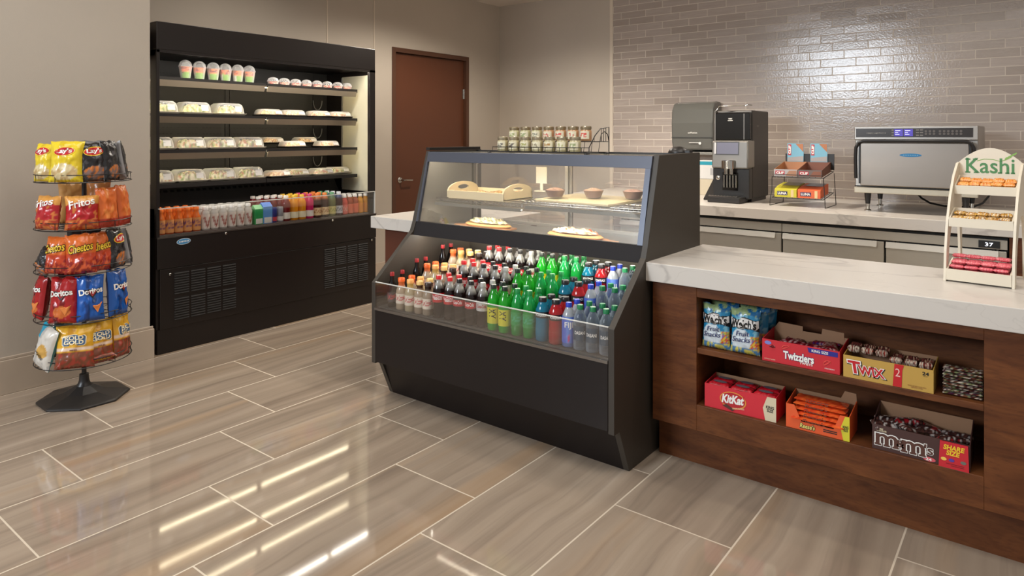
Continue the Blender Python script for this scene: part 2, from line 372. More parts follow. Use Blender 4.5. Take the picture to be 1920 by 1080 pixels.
# ---- counter behind the display case (left)
tag(G().box(3.346, 4.30, 3.07, 3.926, .828, .914).build('worktop', QUARTZ, bevel=.003), 'white quartz worktop end showing left of the display case, in front of the door', 'countertop')
c = thing('counter_base', 'reddish brown wooden counter base under the quartz end beside the door', 'cabinet', (3.42, 3.07, 0))
G().box(0, .83, 0, .78, .1, .828).build('carcass', mat('reddish_wood', (92, 50, 34), .45, var=.12, vscale=4, aniso=(1, 1, .2)), c)
G().box(.05, .78, .02, .73, 0, .1).build('toe_kick', BLACK, c)

# ================================================================ BACK COUNTER
tag(G().box(5.61, 6.976, -3.1, 3.9, .831, .914).build('worktop', QUARTZ, bevel=.003), 'long quartz worktop along the tiled wall carrying the oven and coffee machine', 'countertop')
GAPM = mat('black_gap', (9, 8, 8), .6)
def fridge(y0, label, disp):
    f = thing('undercounter_refrigerator', label, 'refrigerator', (5.68, y0, 0), 0, 'undercounter refrigerators')
    n = 2; wd = .737
    G().box(.035, .80, -n*wd, 0, .08, .80).box(.02, .04, -n*wd, 0, .802, .828).build('cabinet_box', GAPM, f)
    G().box(0, .035, -n*wd+.002, -.002, .735, .80).build('top_rail', MATS.get('satin_steel') or mat('satin_steel', (190, 185, 174), .28, metal=.45, aniso=(1, 1, 30), var=.06), f, bevel=.002)
    for k in range(n):
        ya, yb = -(k+1)*wd+.007, -k*wd-.007
        dd = G().box(.004, .034, ya, yb, .14, .722).build('refrigerator_door', mat('satin_steel', (190, 185, 174), .28, metal=.45, aniso=(1, 1, 30), var=.06), f, bevel=.002)
        G().prism([(.0, .724), (.004, .724), (-.012, .684), (-.018, .682)], ya+.045, yb-.0, 'y').build('door_handle', STEELL, dd)
        g = G()
        for yy in (yb-.05, yb-.075, ya+.05, ya+.075): g.box(.002, .03, yy-.006, yy+.006, .722, .736)
        g.build('hinge_pin', BLACKS, f)
    if disp:
        G().box(-.012, .0, -1.37-.06, -1.37+.06, .742, .79).build('thermostat', INK, f)
        text('37', .045, .024, plane((-.0135, -1.37, .766), (0, -1, 0), (0, 0, 1)), mat('display_digits', (235, 240, 255), emit=2), f, 'digits')
    G().box(.06, .78, -n*wd+.01, -.01, 0, .08).build('base', BLACKS, f)
fridge(3.146, 'steel undercounter refrigerator at the left end, below the coffee machine', False)
fridge(1.672, 'steel undercounter refrigerator with lit number display, below the oven', True)
G_ = thing('end_cabinet', 'dark wooden cabinet end right of the steel refrigerators', 'cabinet', (5.66, .19, 0))
G().box(0, 1.0, -3.2, 0, 0, .831).build('end_panel', WOOD, G_)

# ================================================================ OPEN REFRIGERATED MERCHANDISER
k = thing('open_cooler', 'tall black open refrigerated display full of salads, cups and juice bottles', 'refrigerator', (0, 0, 0))
x0, x1, yf, yb = 2.205, 4.145, 4.80, 5.52
CB = mat('cooler_black_metal', (27, 21, 19), .36, var=.08, vscale=2)
G().box(x0, x1, yf, yb, 2.10, 2.292).build('canopy', CB, k, bevel=.004)
G().box(x0, x0+.022, yf, yf+.09, .80, 2.10).build('front_post', CB, k, bevel=.002)
G().box(x1-.065, x1, yf, yf+.03, .80, 2.10).build('front_post', CB, k, bevel=.002)
for xa, xb in ((x0, x0+.012), (x1-.012, x1)):
    G().box(xa, xb, yf+.09, 5.26, 1.0, 2.06).build('side_glass' if xa < 3 else 'side_liner', GLASS if xa < 3 else mat('cream_liner', (206, 200, 176), .35), k)
    G().box(xa, xb, yf+.02, yb, 2.06, 2.10).box(xa, xb, 5.26, yb, .8, 2.06).build('side_frame', CB, k)
    G().box(xa, xb, yf+.03, 5.26, .80, 1.0).build('side_panel', CB, k)
G().box(x1-.018, x1-.012, 5.245, 5.262, 1.02, 2.05).build('side_edge_strip', mat('bright_strip', (190, 188, 180), .3, metal=.6), k)
G().box(x0+.012, x1-.012, yb-.03, yb, .8, 2.10).build('back_panel', mat('back_panel_dark', (44, 42, 40), .5), k)
g = G()
for x in (3.09, 3.13, 3.97): g.box(x, x+.012, yb-.036, yb-.03, .95, 2.08)
g.build('shelf_rail', BLACKS, k)
g = G()
for z in (1.25, 1.30, 1.52, 1.57, 2.0, 1.95):
    for i in range(60):
        x = x0+.06+i*.03
        if i % 7 != 6: g.box(x, x+.016, yb-.032, yb-.0285, z, z+.004)
g.build('air_slot', INK, k)
# sloping return-air panel behind the bottles
g = G(); g.add([(x0+.012, 5.40, 1.13), (x1-.012, 5.40, 1.13), (x1-.012, 5.22, .86), (x0+.012, 5.22, .86)], [(0,1,2,3)]); g.box(x0+.012, x1-.012, 5.395, 5.49, 1.125, 1.135)
g.build('return_panel', mat('return_grey', (78, 76, 74), .4), k)
g = G()
for i in range(34):
    xx = x0+.10+i*.052; g.add([(xx, 5.365, 1.085), (xx+.032, 5.365, 1.085), (xx+.032, 5.355, 1.068), (xx, 5.355, 1.068)], [(0,1,2,3)])
g.build('return_grille', INK, k)
G().box(x0+.012, x1-.012, 4.815, 5.26, .78, .815).build('bottle_deck', mat('deck_grey', (96, 92, 88), .4), k)
# lower body
G().box(x0, x1, yf-.012, yf+.01, .587, .80).build('upper_front_panel', CB, k, bevel=.003)
G().box(x0, x0+.02, yf+.01, yb, .06, .80).box(x1-.02, x1, yf+.01, yb, .06, .80).box(x0, x1, yb-.02, yb, .06, .8).build('side_body', CB, k)
G().box(x0+.02, x1, yf-.006, yf+.01, .17, .583).build('louvre_panel', CB, k, bevel=.003)
for xa, xb in ((2.315, 2.79), (3.575, 4.058)):
    g = G()
    for z in (.215, .395):
        for i in range(4):
            wv = (xb-xa)/4; a = xa+i*wv+.008; b = xa+(i+1)*wv-.008
            g.cur = 1; g.box(a, b, yf-.0072, yf-.0062, z, z+.16); g.cur = 0
            for q in range(9):
                zz = z+.004+q*.0175; g.prism([(yf-.007, zz), (yf-.007, zz+.009), (yf-.013, zz+.002)], a, b, 'x')
    g.build('intake_grille', [mat('grille_metal', (22, 18, 16), .7), INK], k)
G().box(x0+.005, x1, yf+.0, yf+.01, .0, .17).box(x0+.005, x1, yf+.01, yb-.02, 0, .06).build('kick_plate', CB, k)
for x, z in ((2.70, .783), (3.66, .787), (2.29, .545), (4.09, .57)):
    G().lathe([(.010, 0), (.010, .008), (.006, .012)], (x, yf-.012, z), 12, (0, -1, 0)).build('panel_screw', CHROME, k, smooth=True)
fn = plane((2.386, yf-.0135, .762), (1, 0, .04), (0, 0, 1))
lg = patch(ell(0, 0, .05, .022), fn, mat('badge_white', (200, 215, 225), .3), k, 'maker_badge')
patch(ell(0, 0, .046, .018), shift(plane((2.386, yf-.0145, .762), (1, 0, .04), (0, 0, 1)), 0, 0), mat('badge_blue', (70, 140, 190), .3), k, 'badge_field')
g = G(); f2 = plane((2.386, yf-.0152, .762), (1, 0, .04), (0, 0, 1))
for i in range(7): a = -.034+i*.0105; g.add([f2(a, -.005), f2(a+.006, -.005), f2(a+.008, .006), f2(a+.002, .006)], [(0,1,2,3)])
g.build('badge_lettering', WHITE, k)
# front acrylic guard
G().box(x0+.01, x1-.012, yf-.012, yf-.004, .803, 1.0).build('front_guard', ACRYL, k)
G().box(x0+.01, x1-.012, yf-.014, yf-.002, 1.0, 1.006).box(x1-.02, x1-.012, yf-.014, yf-.002, .803, 1.0).build('guard_edge', mat('acrylic_edge', (205, 205, 200), .25), k)
G().box(x0, x1, yf-.016, yf+.012, .797, .806).build('guard_rail', mat('rail_grey', (96, 88, 82), .3, metal=.6), k)
# hooks under the canopy
for x in (2.70, 3.674): G().box(x-.02, x+.02, yf+.03, yf+.06, 2.085, 2.125).build('curtain_clip', STEELL, k, bevel=.003)
# shelves with ticket rails and lights
SH = [1.93, 1.665, 1.40, 1.155]
SHM = mat('shelf_metal', (74, 70, 68), .35, metal=.4)
RAILM = mat('ticket_rail', (150, 138, 122), .3, metal=.3)
for i, z in enumerate(SH):
    for a, b in ((x0+.02, 3.165), (3.172, 4.10)):
        s = G().box(a, b, 5.01, 5.42, z-.012, z).build('shelf', SHM, k)
        G().box(a, b, 4.995, 5.01, z-.028, z+.002).build('shelf_lip', BLACKS, s)
        if i == 3: continue
        G().prism([(4.990, z-.020), (5.006, z-.020), (5.018, z-.064), (5.008, z-.066)], a+.01, b-.01, 'x').build('ticket_rail', RAILM, s)
        G().box(a+.02, b-.02, 5.100, 5.111, z-.026, z-.018).build('shelf_light', LED, s)
    g = G().tube([(3.99+.05*math.cos(t), 5.44, z-.09-.09*math.sin(t)) for t in [PI*j/8 for j in range(9)]], .004); g.build('light_cable', mat('grey_cable', (130, 128, 124), .5), k, smooth=True)
G().box(x0, x1, yf, yf+.012, 2.080, 2.10).build('canopy_lip', CB, k)
G().box(x0+.05, x1-.05, yf+.016, yf+.062, 2.0925, 2.0985).build('canopy_light', mat('led_canopy', (255, 247, 232), emit=30), k)

# ---- food in the cooler
def food_col(pal, sc, seed):
    ps = [Vector(p) for p in pal]
    def f(p):
        n = noise.noise(Vector((p[0]*sc+seed*3.1, p[1]*sc, p[2]*sc+seed))); n2 = noise.noise(Vector((p[0]*sc*2.3, p[1]*sc*2.3+seed, 7)))
        i = int(abs(n*5.5+n2*3+seed)) % len(ps); return ps[i]
    return f
def mound(w, d, h, pal, sc, seed, nu=16, nv=12):
    cf = food_col(pal, sc, seed); g = G(); 
    def P(u, v):
        x = (u-.5)*w; y = (v-.5)*d; e = max(0, 1-(2*abs(u-.5))**3)*max(0, 1-(2*abs(v-.5))**3)
        return (x, y, .006+h*e*(.75+.35*noise.noise(Vector((x*40, y*40, seed)))))
    g.grid(nu, nv, P, lambda u, v: cf(P(u, v))); return g
def clam(w, d, h, slope, name='lid'):
    """clear clamshell lid with rounded edges"""
    g = G(); prof = [(1.0, .012), (1.0, .016), (.96, .55*h), (.88, .85*h), (.74, h)]
    n = 28; vs = []; fs = []
    for s, z in prof:
        for q in range(n):
            t = 2*PI*q/n; cc, ss = math.cos(t), math.sin(t); rx = abs(cc)**.45*(1 if cc > 0 else -1); ryy = abs(ss)**.45*(1 if ss > 0 else -1)
            vs.append((rx*w/2*s, ryy*d/2*s, z))
    for i in range(len(prof)-1):
        for q in range(n): fs.append((i*n+q, i*n+(q+1) % n, (i+1)*n+(q+1) % n, (i+1)*n+q))
    fs.append(tuple(range((len(prof)-1)*n, len(prof)*n))); g.add(vs, fs); return g
SAL = [(150,170,90), (226,214,160), (206,196,120), (236,226,196), (120,140,66), (196,120,84), (242,236,214), (110,66,52)]
SAN = [(214,166,106), (236,206,150), (196,140,86), (240,222,180), (176,112,70), (228,190,130)]
WRP = [(232,222,190), (210,204,150), (120,150,70), (240,232,205), (200,110,80), (180,180,110)]
TRAYM = mat('pale_tray', (205, 196, 180), .4); TRAYB = mat('black_tray', (28, 25, 24), .35); STICK = mat('price_sticker', (238, 236, 232), .5)
def container(kind, x, y, z, label, group, seed, rz=0, tilt=0):
    wv, d, h, pal, tr = {'salad': (.235, .20, .092, SAL, TRAYM), 'sandwich': (.21, .16, .058, SAN, TRAYB), 'wrap': (.215, .16, .06, WRP, TRAYM)}[kind]
    t = thing(kind+'_container' if kind != 'wrap' else 'wrap_container', label, {'salad': 'salad', 'sandwich': 'sandwich', 'wrap': 'food container'}[kind], (x, y, z), rz, group)
    g = G(); g.add([(a*wv/2, b*d/2, zz) for zz, q in ((0, .9), (.014, 1.02)) for a, b in ((-q, -q), (q, -q), (q, q), (-q, q))], [(0,3,2,1), (4,5,6,7), (0,1,5,4), (1,2,6,5), (2,3,7,6), (3,0,4,7)])
    g.build('tray', tr, t, bevel=.003)
    m = mound(wv*.9, d*.88, h*.86, pal, 38 if kind == 'salad' else 26, seed).build('filling', FOOD, t, smooth=True, loc=(0, 0, .006))
    clam(wv, d, h, 0).build('lid', LIDM, t, smooth=True)
    G().add([(.02, -d*.49-.003, h*.15+.012), (.075, -d*.49-.003, h*.15+.012), (.075, -d*.44-.003, h*.75), (.02, -d*.44-.003, h*.75)], [(0,1,2,3)]).build('price_sticker', STICK, t)
    if tilt: t.rotation_euler[0] = tilt
    return t
L3 = ['leftmost, half hidden by the post', 'second from the left', 'third from the left', 'nearest the middle of the shelf']
for j, x in enumerate([2.375, 2.63, 2.905]):
    container('salad', x, 5.14, SH[1]+.004, 'clear clamshell salad on the second shelf of the cooler, '+L3[j], 'salads on the second cooler shelf', j+1)
for j, x in enumerate([2.346, 2.59, 2.835, 3.08]):
    container('salad', x, 5.14, SH[2]+.004, 'clear clamshell salad on the third shelf of the cooler, '+L3[j], 'salads on the third cooler shelf', j+11)
for j, x in enumerate([2.346, 2.59, 2.835, 3.08]):
    container('salad', x, 5.14, SH[3]+.004, 'clear clamshell salad on the bottom shelf of the cooler, '+L3[j], 'salads on the lowest cooler shelf', j+21)
O4 = ['first from the left', 'second from the left', 'third from the left', 'at the far right end']
for j, x in enumerate([3.265, 3.49, 3.755, 3.985]):
    container('sandwich', x, 5.12, SH[1]+.004, 'sandwich in a black tray on the second cooler shelf, '+O4[j], 'sandwiches on the second cooler shelf', j+31)
for j, (x, y, z) in enumerate([(3.36, 5.24, .0), (3.47, 5.085, .0), (3.70, 5.24, .0), (3.82, 5.085, .0)]):
    container('sandwich', x, y, SH[2]+.004+(.032 if j % 2 == 0 else 0), 'sandwich tray on the third cooler shelf, '+['left pair, rear one', 'left pair, front one', 'right pair, rear one', 'right pair, front one'][j], 'sandwiches on the third cooler shelf', j+41)
container('sandwich', 3.33, 5.10, SH[3]+.004, 'sandwich in a black tray on the bottom cooler shelf beside the salads', 'boxes on the right of the lowest cooler shelf', 51)
container('wrap', 3.556, 5.16, SH[3]+.004, 'clear box of wraps with red filling on the bottom cooler shelf', 'boxes on the right of the lowest cooler shelf', 52, 0)
container('wrap', 3.785, 5.12, SH[3]+.004, 'clear box of green wraps on the bottom cooler shelf, right of the red ones', 'boxes on the right of the lowest cooler shelf', 53, 0)
container('wrap', 4.012, 5.18, SH[3]+.004, 'clear box of wraps at the right end of the bottom cooler shelf', 'boxes on the right of the lowest cooler shelf', 57, 0)
# parfait cups with dome lids
def cup(x, y, z, label, group, small, seed):
    t = thing('parfait_cup' if not small else 'fruit_cup', label, 'cup', (x, y, z), 0, group)
    r0, r1, hh = (.033, .046, .090) if not small else (.040, .045, .024)
    g = G(); n = 20
    def P(u, v):
        r = r0+(r1-r0)*v; r *= .97; return (r*math.cos(2*PI*u), r*math.sin(2*PI*u), .002+hh*.98*v)
    def col(u, v):
        k2 = noise.noise(Vector((u*9, v*6, seed)))
        if small: return (226, 96, 84) if k2 > -.05 else (246, 222, 190)
        if v < .55+.12*k2: return (126, 170, 52) if math.cos(2*PI*(u-.72-.04*seed % .2)) > -.1 else (214, 214, 190)
        return (226, 122, 66) if k2 > -.2 else (120, 50, 40)
    g.grid(n, 8, P, col)
    nb = len(g.v)-1
    def top(u, v): r = r1*.95*v; return (r*math.cos(2*PI*u), r*math.sin(2*PI*u), hh+.006*noise.noise(Vector((u*8, v*4, seed))))
    g.grid(n, 4, top, lambda u, v: (232, 120, 96) if noise.noise(Vector((u*11, v*5, seed))) > 0 else (240, 214, 180))
    g.build('contents', FOOD, t, smooth=True)
    G().lathe([(r0, 0), (r1, hh), (r1+.003, hh+.002)], n=24).build('cup_wall', LIDM, t, smooth=True)
    dome = [(r1+.003, hh), (r1+.003, hh+.006), (r1*.98, hh+.012)]+[(r1*.97*math.cos(a), hh+.012+(r1*.9 if not small else .026)*math.sin(a)) for a in (.3, .6, .9, 1.2, 1.45)]
    G().lathe(dome, n=24).build('dome_lid', LIDM, t, smooth=True)
P6 = ['leftmost', 'second from left', 'third from left', 'fourth from left', 'fifth from left', 'rightmost']
for j, x in enumerate([2.545, 2.652, 2.762, 2.862, 2.966, 3.066]): cup(x, 5.08, SH[0]+.001, 'domed parfait cup with green and orange layers on the top cooler shelf, '+P6[j], 'parfait cups on the top cooler shelf', False, j)
P8 = ['first from left', 'second from left', 'third from left', 'fourth from left', 'fifth from left', 'sixth from left', 'seventh from left', 'last at the right end']
for j, x in enumerate([3.27, 3.376, 3.487, 3.595, 3.704, 3.812, 3.925, 4.03]): cup(x, 5.06, SH[0]+.001, 'small clear cup of red fruit on the top cooler shelf, '+P8[j], 'small fruit cups on the top cooler shelf', True, j+9)

# ================================================================ BOTTLES
PROF = {
 'cola': (.225, [(.026,0),(.031,.004),(.0325,.03),(.030,.06),(.029,.085),(.0325,.105),(.0335,.13),(.030,.155),(.021,.180),(.0135,.195),(.0125,.212),(.0125,.216)]),
 'soda': (.225, [(.028,0),(.032,.005),(.033,.05),(.0325,.10),(.033,.13),(.030,.155),(.021,.180),(.0135,.197),(.0125,.212),(.0125,.216)]),
 'sport': (.205, [(.030,0),(.035,.006),(.0355,.05),(.033,.09),(.0355,.12),(.034,.145),(.024,.170),(.019,.180),(.018,.192),(.018,.196)]),
 'water': (.200, [(.028,0),(.0315,.004),(.032,.06),(.030,.09),(.032,.12),(.029,.145),(.018,.170),(.0135,.180),(.0125,.190),(.0125,.193)]),
 'square': (.178, [(.028,0),(.031,.004),(.031,.09),(.030,.105),(.021,.125),(.017,.140),(.018,.150),(.018,.166)]),
 'small': (.195, [(.022,0),(.025,.004),(.025,.10),(.022,.125),(.012,.150),(.0115,.185),(.0115,.187)]),
 'juice': (.175, [(.026,0),(.030,.004),(.030,.10),(.028,.115),(.020,.135),(.0165,.145),(.0165,.160)]),
 'milk': (.178, [(.028,0),(.031,.004),(.031,.11),(.027,.130),(.018,.145),(.018,.160)]),
}
PROTO = {}
def bottle(key, prof, body, fill, cap, capr, lab, labz, words=None):
    """builds the first bottle of a kind; copies share its meshes"""
    H, pr = PROF[prof]; n = 18
    g = G(); g.cols = {}
    zt = pr[-1][1]
    for i, (r, z) in enumerate(pr):
        for q in range(n):
            colr = body if (fill is None or z < fill[0]*zt) else fill[1]
            g.cols[i*n+q] = colr
    g.lathe(pr, n=n)
    root = g.build('drink_bottle', WATERP if key == 'water_green' else BOTTLE, None, smooth=True)
    ch = G().lathe([(capr, zt-.012), (capr, zt+.006), (capr*.9, zt+.009)], n=16).build('cap', mat('cap_%d_%d_%d' % cap, cap, .35), root, smooth=True)
    if lab:
        z0, z1 = labz; rl = max([r for r, z in pr if z0 <= z <= z1]+[pr[i][0]+(pr[i+1][0]-pr[i][0])*(zz-pr[i][1])/(pr[i+1][1]-pr[i][1]) for i in range(len(pr)-1) for zz in (z0, z1) if pr[i][1] <= zz <= pr[i+1][1] and pr[i+1][1] > pr[i][1]])+.0008; g = G()
        g.grid(24, 8, lambda u, v: (rl*math.cos(2*PI*u-PI/2), rl*math.sin(2*PI*u-PI/2), z0+(z1-z0)*v), lab)
        l = g.build('bottle_label', LABEL, root, smooth=True)
        if words:
            s, hh, ww, mt, rot, zc = words; rr = rl+.0008
            fn = lambda x, y: Vector((rr*math.sin(x/rr), -rr*math.cos(x/rr), zc+y))
            if rot: fn = rot2(fn, rot)
            text(s, ww, hh, fn, mt, root, 'lettering', bold=.02)
    root.location = (0, 0, -50); PROTO[key] = [root, 0]; return root
def solid(c): return lambda u, v: c
def two(c1, c2, a, b): return lambda u, v: c1 if a < v < b else c2
RED_I = mat('red_ink', (176, 24, 32), .5); 
def scrib(bg, ink, sc=30):
    return lambda u, v: ink if (.25 < v < .8 and noise.noise(Vector((u*sc, v*7, 3))) > .05) else bg
def put(key, x, y, z, label, group, rz=-PI/2):
    r, n = PROTO[key]
    o = r if n == 0 else copy_tree(r)
    PROTO[key][1] += 1
    o.location = (x, y, z); o.rotation_euler[2] = rz; o['label'] = label; o['category'] = 'bottle'; o['group'] = group; return o
CLR = (168, 166, 160)
bottle('energy', 'small', (22, 16, 16), None, (150, 30, 34), .0125, scrib((60, 52, 54), (200, 60, 70)), (.03, .085))
tl = scrib((226, 214, 196), (196, 60, 72))
bottle('tea_orange', 'square', (196, 176, 150), (.80, (214, 110, 60)), (232, 104, 44), .0195, tl, (.035, .09))
bottle('tea_cream', 'square', (200, 184, 150), (.80, (206, 170, 96)), (232, 170, 100), .0195, tl, (.035, .09))
bottle('tea_brown', 'square', (186, 164, 140), (.80, (84, 52, 34)), (224, 186, 116), .0195, tl, (.035, .09))
bottle('tea_dark', 'square', (176, 158, 136), (.80, (50, 34, 28)), (52, 36, 30), .0195, tl, (.035, .09))
DK = (34, 20, 18)
bottle('cola_red', 'cola', DK, (.78, CLR), (206, 36, 40), .0145, scrib((190, 24, 34), (236, 200, 200), 26), (.085, .135), ('Coca-Cola', .020, .052, WHITE, 0, .110))
bottle('cola_black', 'cola', DK, (.78, CLR), (24, 20, 20), .0145, two((196, 44, 52), (30, 24, 24), .12, .75), (.085, .135), ('Coca-Cola', .018, .050, WHITE, 0, .108))
bottle('cola_grey', 'cola', DK, (.78, CLR), (170, 168, 164), .0145, solid((186, 182, 178)), (.085, .135), ('Coca-Cola', .018, .050, RED_I, 0, .110))
bottle('citrus', 'soda', (34, 168, 40), (.80, (40, 150, 44)), (28, 38, 30), .0145, two((206, 196, 40), (210, 202, 50), 0, 1), (.035, .115), ('MY', .034, .046, INK, -PI/2, .085))
bottle('lemon', 'soda', (22, 150, 60), (.80, (30, 160, 84)), (26, 132, 66), .0145, scrib((26, 140, 66), (60, 160, 120)), (.05, .115))
bottle('sport_blue', 'sport', (20, 120, 150), None, (26, 24, 26), .0195, two((30, 26, 30), (30, 26, 30), 0, 1), (.112, .14), ('POWERADE', .012, .055, WHITE, 0, .126))
bottle('sport_red', 'sport', (178, 32, 38), None, (26, 24, 26), .0195, two((34, 22, 26), (34, 22, 26), 0, 1), (.112, .14), ('POWERADE', .012, .055, WHITE, 0, .126))
def fijicol(u, v):
    d = (u-.5)**2*8+(v-.25)**2; 
    return (222, 60, 110) if d < .02 else ((60, 90, 190) if (u > .5 or v < .4) else (110, 150, 210))
bottle('water_blue', 'water', (96, 120, 176), (.75, (170, 176, 184)), (36, 62, 178), .0145, lambda u, v: (214, 50, 96) if ((min(u, 1-u))**2*14+(v-.2)**2*.9) < .012 else ((70, 96, 190) if .06 < min(u, 1-u) else (96, 130, 206)), (.02, .14), ('FIJI', .032, .040, WHITE, 0, .10))
bottle('water_green', 'water', (150, 158, 164), (.7, (168, 174, 176)), (26, 116, 70), .0145, solid((52, 70, 86)), (.045, .11), ('DASANI', .015, .050, WHITE, 0, .08))
# lanes in the case, left to right: (y, kind, words)
LANES = [(2.95,'energy','slim black bottle with red cap'), (2.868,'tea_orange','tea bottle with an orange cap'), (2.797,'tea_cream','iced tea bottle with a pale orange cap'), (2.727,'tea_brown','tea bottle with cream cap and brown neck'), (2.658,'tea_dark','iced tea bottle with a dark cap'),
 (2.577,'cola_red','red capped cola bottle, left lane'), (2.499,'cola_red','red capped cola bottle, right lane'), (2.424,'cola_black','black capped cola bottle, left lane'), (2.347,'cola_black','black capped cola bottle, right lane'), (2.272,'cola_grey','grey capped cola bottle'),
 (2.198,'citrus','green soda with yellow label, left lane'), (2.125,'citrus','green soda with yellow label, right lane'), (2.047,'lemon','green capped lemon soda, left lane'), (1.973,'lemon','green capped lemon soda, right lane'),
 (1.895,'sport_blue','blue sports drink with black cap'), (1.818,'sport_red','red sports drink with black cap'), (1.748,'water_blue','blue capped water bottle'), (1.682,'water_green','green capped water bottle, left lane'), (1.614,'water_green','green capped water bottle, middle lane'), (1.546,'water_green','green capped water bottle, right lane')]
ROWS = [(2.672, .528, 'front row behind the clear guard'), (2.748, .528, 'second row from the front'), (2.868, .578, 'front row of the middle step'), (2.944, .578, 'rear row of the middle step'), (3.092, .632, 'front row of the top step'), (3.168, .632, 'back row under the bakery glass')]
for x, z, rw in ROWS:
    for y, kk, wd in LANES:
        if kk == 'energy' and x < 2.7: pass
        put(kk, x+rnd.uniform(-.004, .004), y+rnd.uniform(-.003, .003), z+.0005, wd+', '+rw, 'bottles in the lit display case', -PI/2+.42+rnd.uniform(-.15, .15))

# cooler bottles (single deck): key, description
bottle('smoothie', 'square', (206, 100, 60), (.62, (238, 122, 44)), (240, 120, 40), .0195, scrib((216, 150, 90), (110, 60, 110), 20), (.01, .10))
bottle('shake', 'milk', (206, 202, 196), None, (240, 238, 234), .020, lambda u, v: (150, 70, 60) if abs((min(u, 1-u)*6)-v*1.0+.1) < .22 and .1 < v < .8 else (214, 206, 198), (.01, .115))
bottle('juice_red', 'sport', (120, 14, 22), None, (228, 220, 212), .0195, solid((220, 214, 204)), (.02, .07))
bottle('juice_yellow', 'sport', (236, 160, 24), None, (232, 190, 60), .0195, solid((226, 220, 190)), (.02, .07))
bottle('juice_pink', 'sport', (216, 30, 110), None, (200, 60, 120), .0195, solid((226, 220, 214)), (.02, .07))
bottle('tea_neck', 'sport', (60, 26, 24), (.82, (214, 120, 60)), (226, 130, 60), .0195, scrib((222, 196, 150), (170, 110, 70)), (.02, .085))
bottle('tea_green', 'sport', (124, 128, 84), (.82, (90, 130, 96)), (104, 160, 120), .0195, scrib((210, 200, 130), (150, 150, 60)), (.02, .085))
bottle('tea_blue', 'sport', (70, 30, 34), (.82, (84, 104, 150)), (210, 214, 220), .0195, scrib((200, 200, 206), (70, 70, 90)), (.02, .085))
bottle('juice_coral', 'juice', (222, 98, 84), None, (234, 232, 228), .0185, scrib((228, 120, 110), (240, 190, 170)), (.01, .085))
bottle('juice_mix', 'juice', (176, 92, 60), None, (234, 232, 228), .0185, lambda u, v: (60, 170, 150) if .2 < u < .8 else (226, 120, 90), (.01, .09))
bottle('juice_gold', 'juice', (228, 160, 40), None, (238, 236, 230), .0185, lambda u, v: (200, 190, 150) if .25 < u < .75 else (226, 150, 60), (.01, .09))
DECK = .816
CB_ = [(2.262,'smoothie'),(2.322,'smoothie'),(2.386,'smoothie'),(2.45,'smoothie'),(2.515,'smoothie'),(2.585,'shake'),(2.652,'shake'),(2.72,'shake'),(2.79,'shake'),(2.86,'shake'),(2.925,'shake'),
  (3.26,'juice_red'),(3.335,'juice_yellow'),(3.41,'juice_yellow'),(3.485,'juice_pink'),(3.562,'tea_neck'),(3.638,'tea_neck'),(3.712,'tea_green'),(3.785,'tea_blue'),(3.848,'juice_coral'),(3.908,'juice_mix'),(3.966,'juice_mix'),(4.024,'juice_gold'),(4.085,'juice_gold')]
DS = {'smoothie':'orange capped smoothie bottle','shake':'white shake bottle with white cap','juice_red':'dark red juice bottle','juice_yellow':'yellow drink bottle','juice_pink':'bright pink drink bottle','tea_neck':'dark tea bottle with orange neck','tea_green':'olive green tea bottle','tea_blue':'dark tea bottle with blue neck','juice_coral':'coral red juice bottle with white cap','juice_mix':'brown juice bottle with teal label','juice_gold':'golden juice bottle with white cap'}
NTH = ['first', 'second', 'third', 'fourth', 'fifth', 'sixth']
cnt = {}
for rowi, (yy, rn) in enumerate(((4.865, 'front row'), (4.945, 'second row'), (5.025, 'rear row'))):
    cnt.clear()
    for x, kk in CB_:
        if kk == 'juice_gold' and x > 4.06 and rowi > 0: continue
        z = DECK+(.0 if rowi < 2 else .0)
        cnt[kk] = cnt.get(kk, 0)+1
        tot = sum(1 for a in CB_ if a[1] == kk)
        pos = '' if tot == 1 else ', '+NTH[cnt[kk]-1]+' from its left'
        put(kk, x, yy, z, DS[kk]+' on the cooler deck, '+rn+pos, 'drinks on the bottom deck of the cooler', 0)
for x in (3.07, 3.14, 3.2):
    for yy, rn in ((4.955, 'second row'), (5.035, 'rear row')):
        put('juice_red', x, yy, DECK, 'dark red juice bottle behind the drink cans on the cooler deck, '+rn, 'drinks on the bottom deck of the cooler', 0)
# cartons and cans between them
def carton(x, y, w_, d_, h_, body, top, label, name='drink_carton', art=None):
    t = thing(name, label, 'carton', (x, y, DECK), 0, 'small cartons and cans on the cooler deck')
    g = G().box(-w_/2, w_/2, -d_/2, d_/2, 0, h_*.8); g.build('carton_body', mat('carton_%d%d%d' % body, body, .4), t, bevel=.002)
    G().prism([(-d_/2, h_*.8), (d_/2, h_*.8), (.002, h_), (-.002, h_)], -w_/2, w_/2, 'x').build('gable_top', mat('cartop_%d%d%d' % top, top, .4), t)
    g = G().box(-w_*.4, w_*.4, -d_/2-.001, -d_/2, .005, h_*.3); g.build('carton_label', mat('carlab', (214, 212, 206), .5), t)
carton(3.0, 4.865, .07, .07, .15, (30, 150, 80), (120, 190, 130), 'green and white drink carton on the cooler deck')
carton(3.075, 4.865, .08, .075, .165, (90, 150, 214), (40, 110, 200), 'light blue milk carton on the cooler deck between green and navy ones')
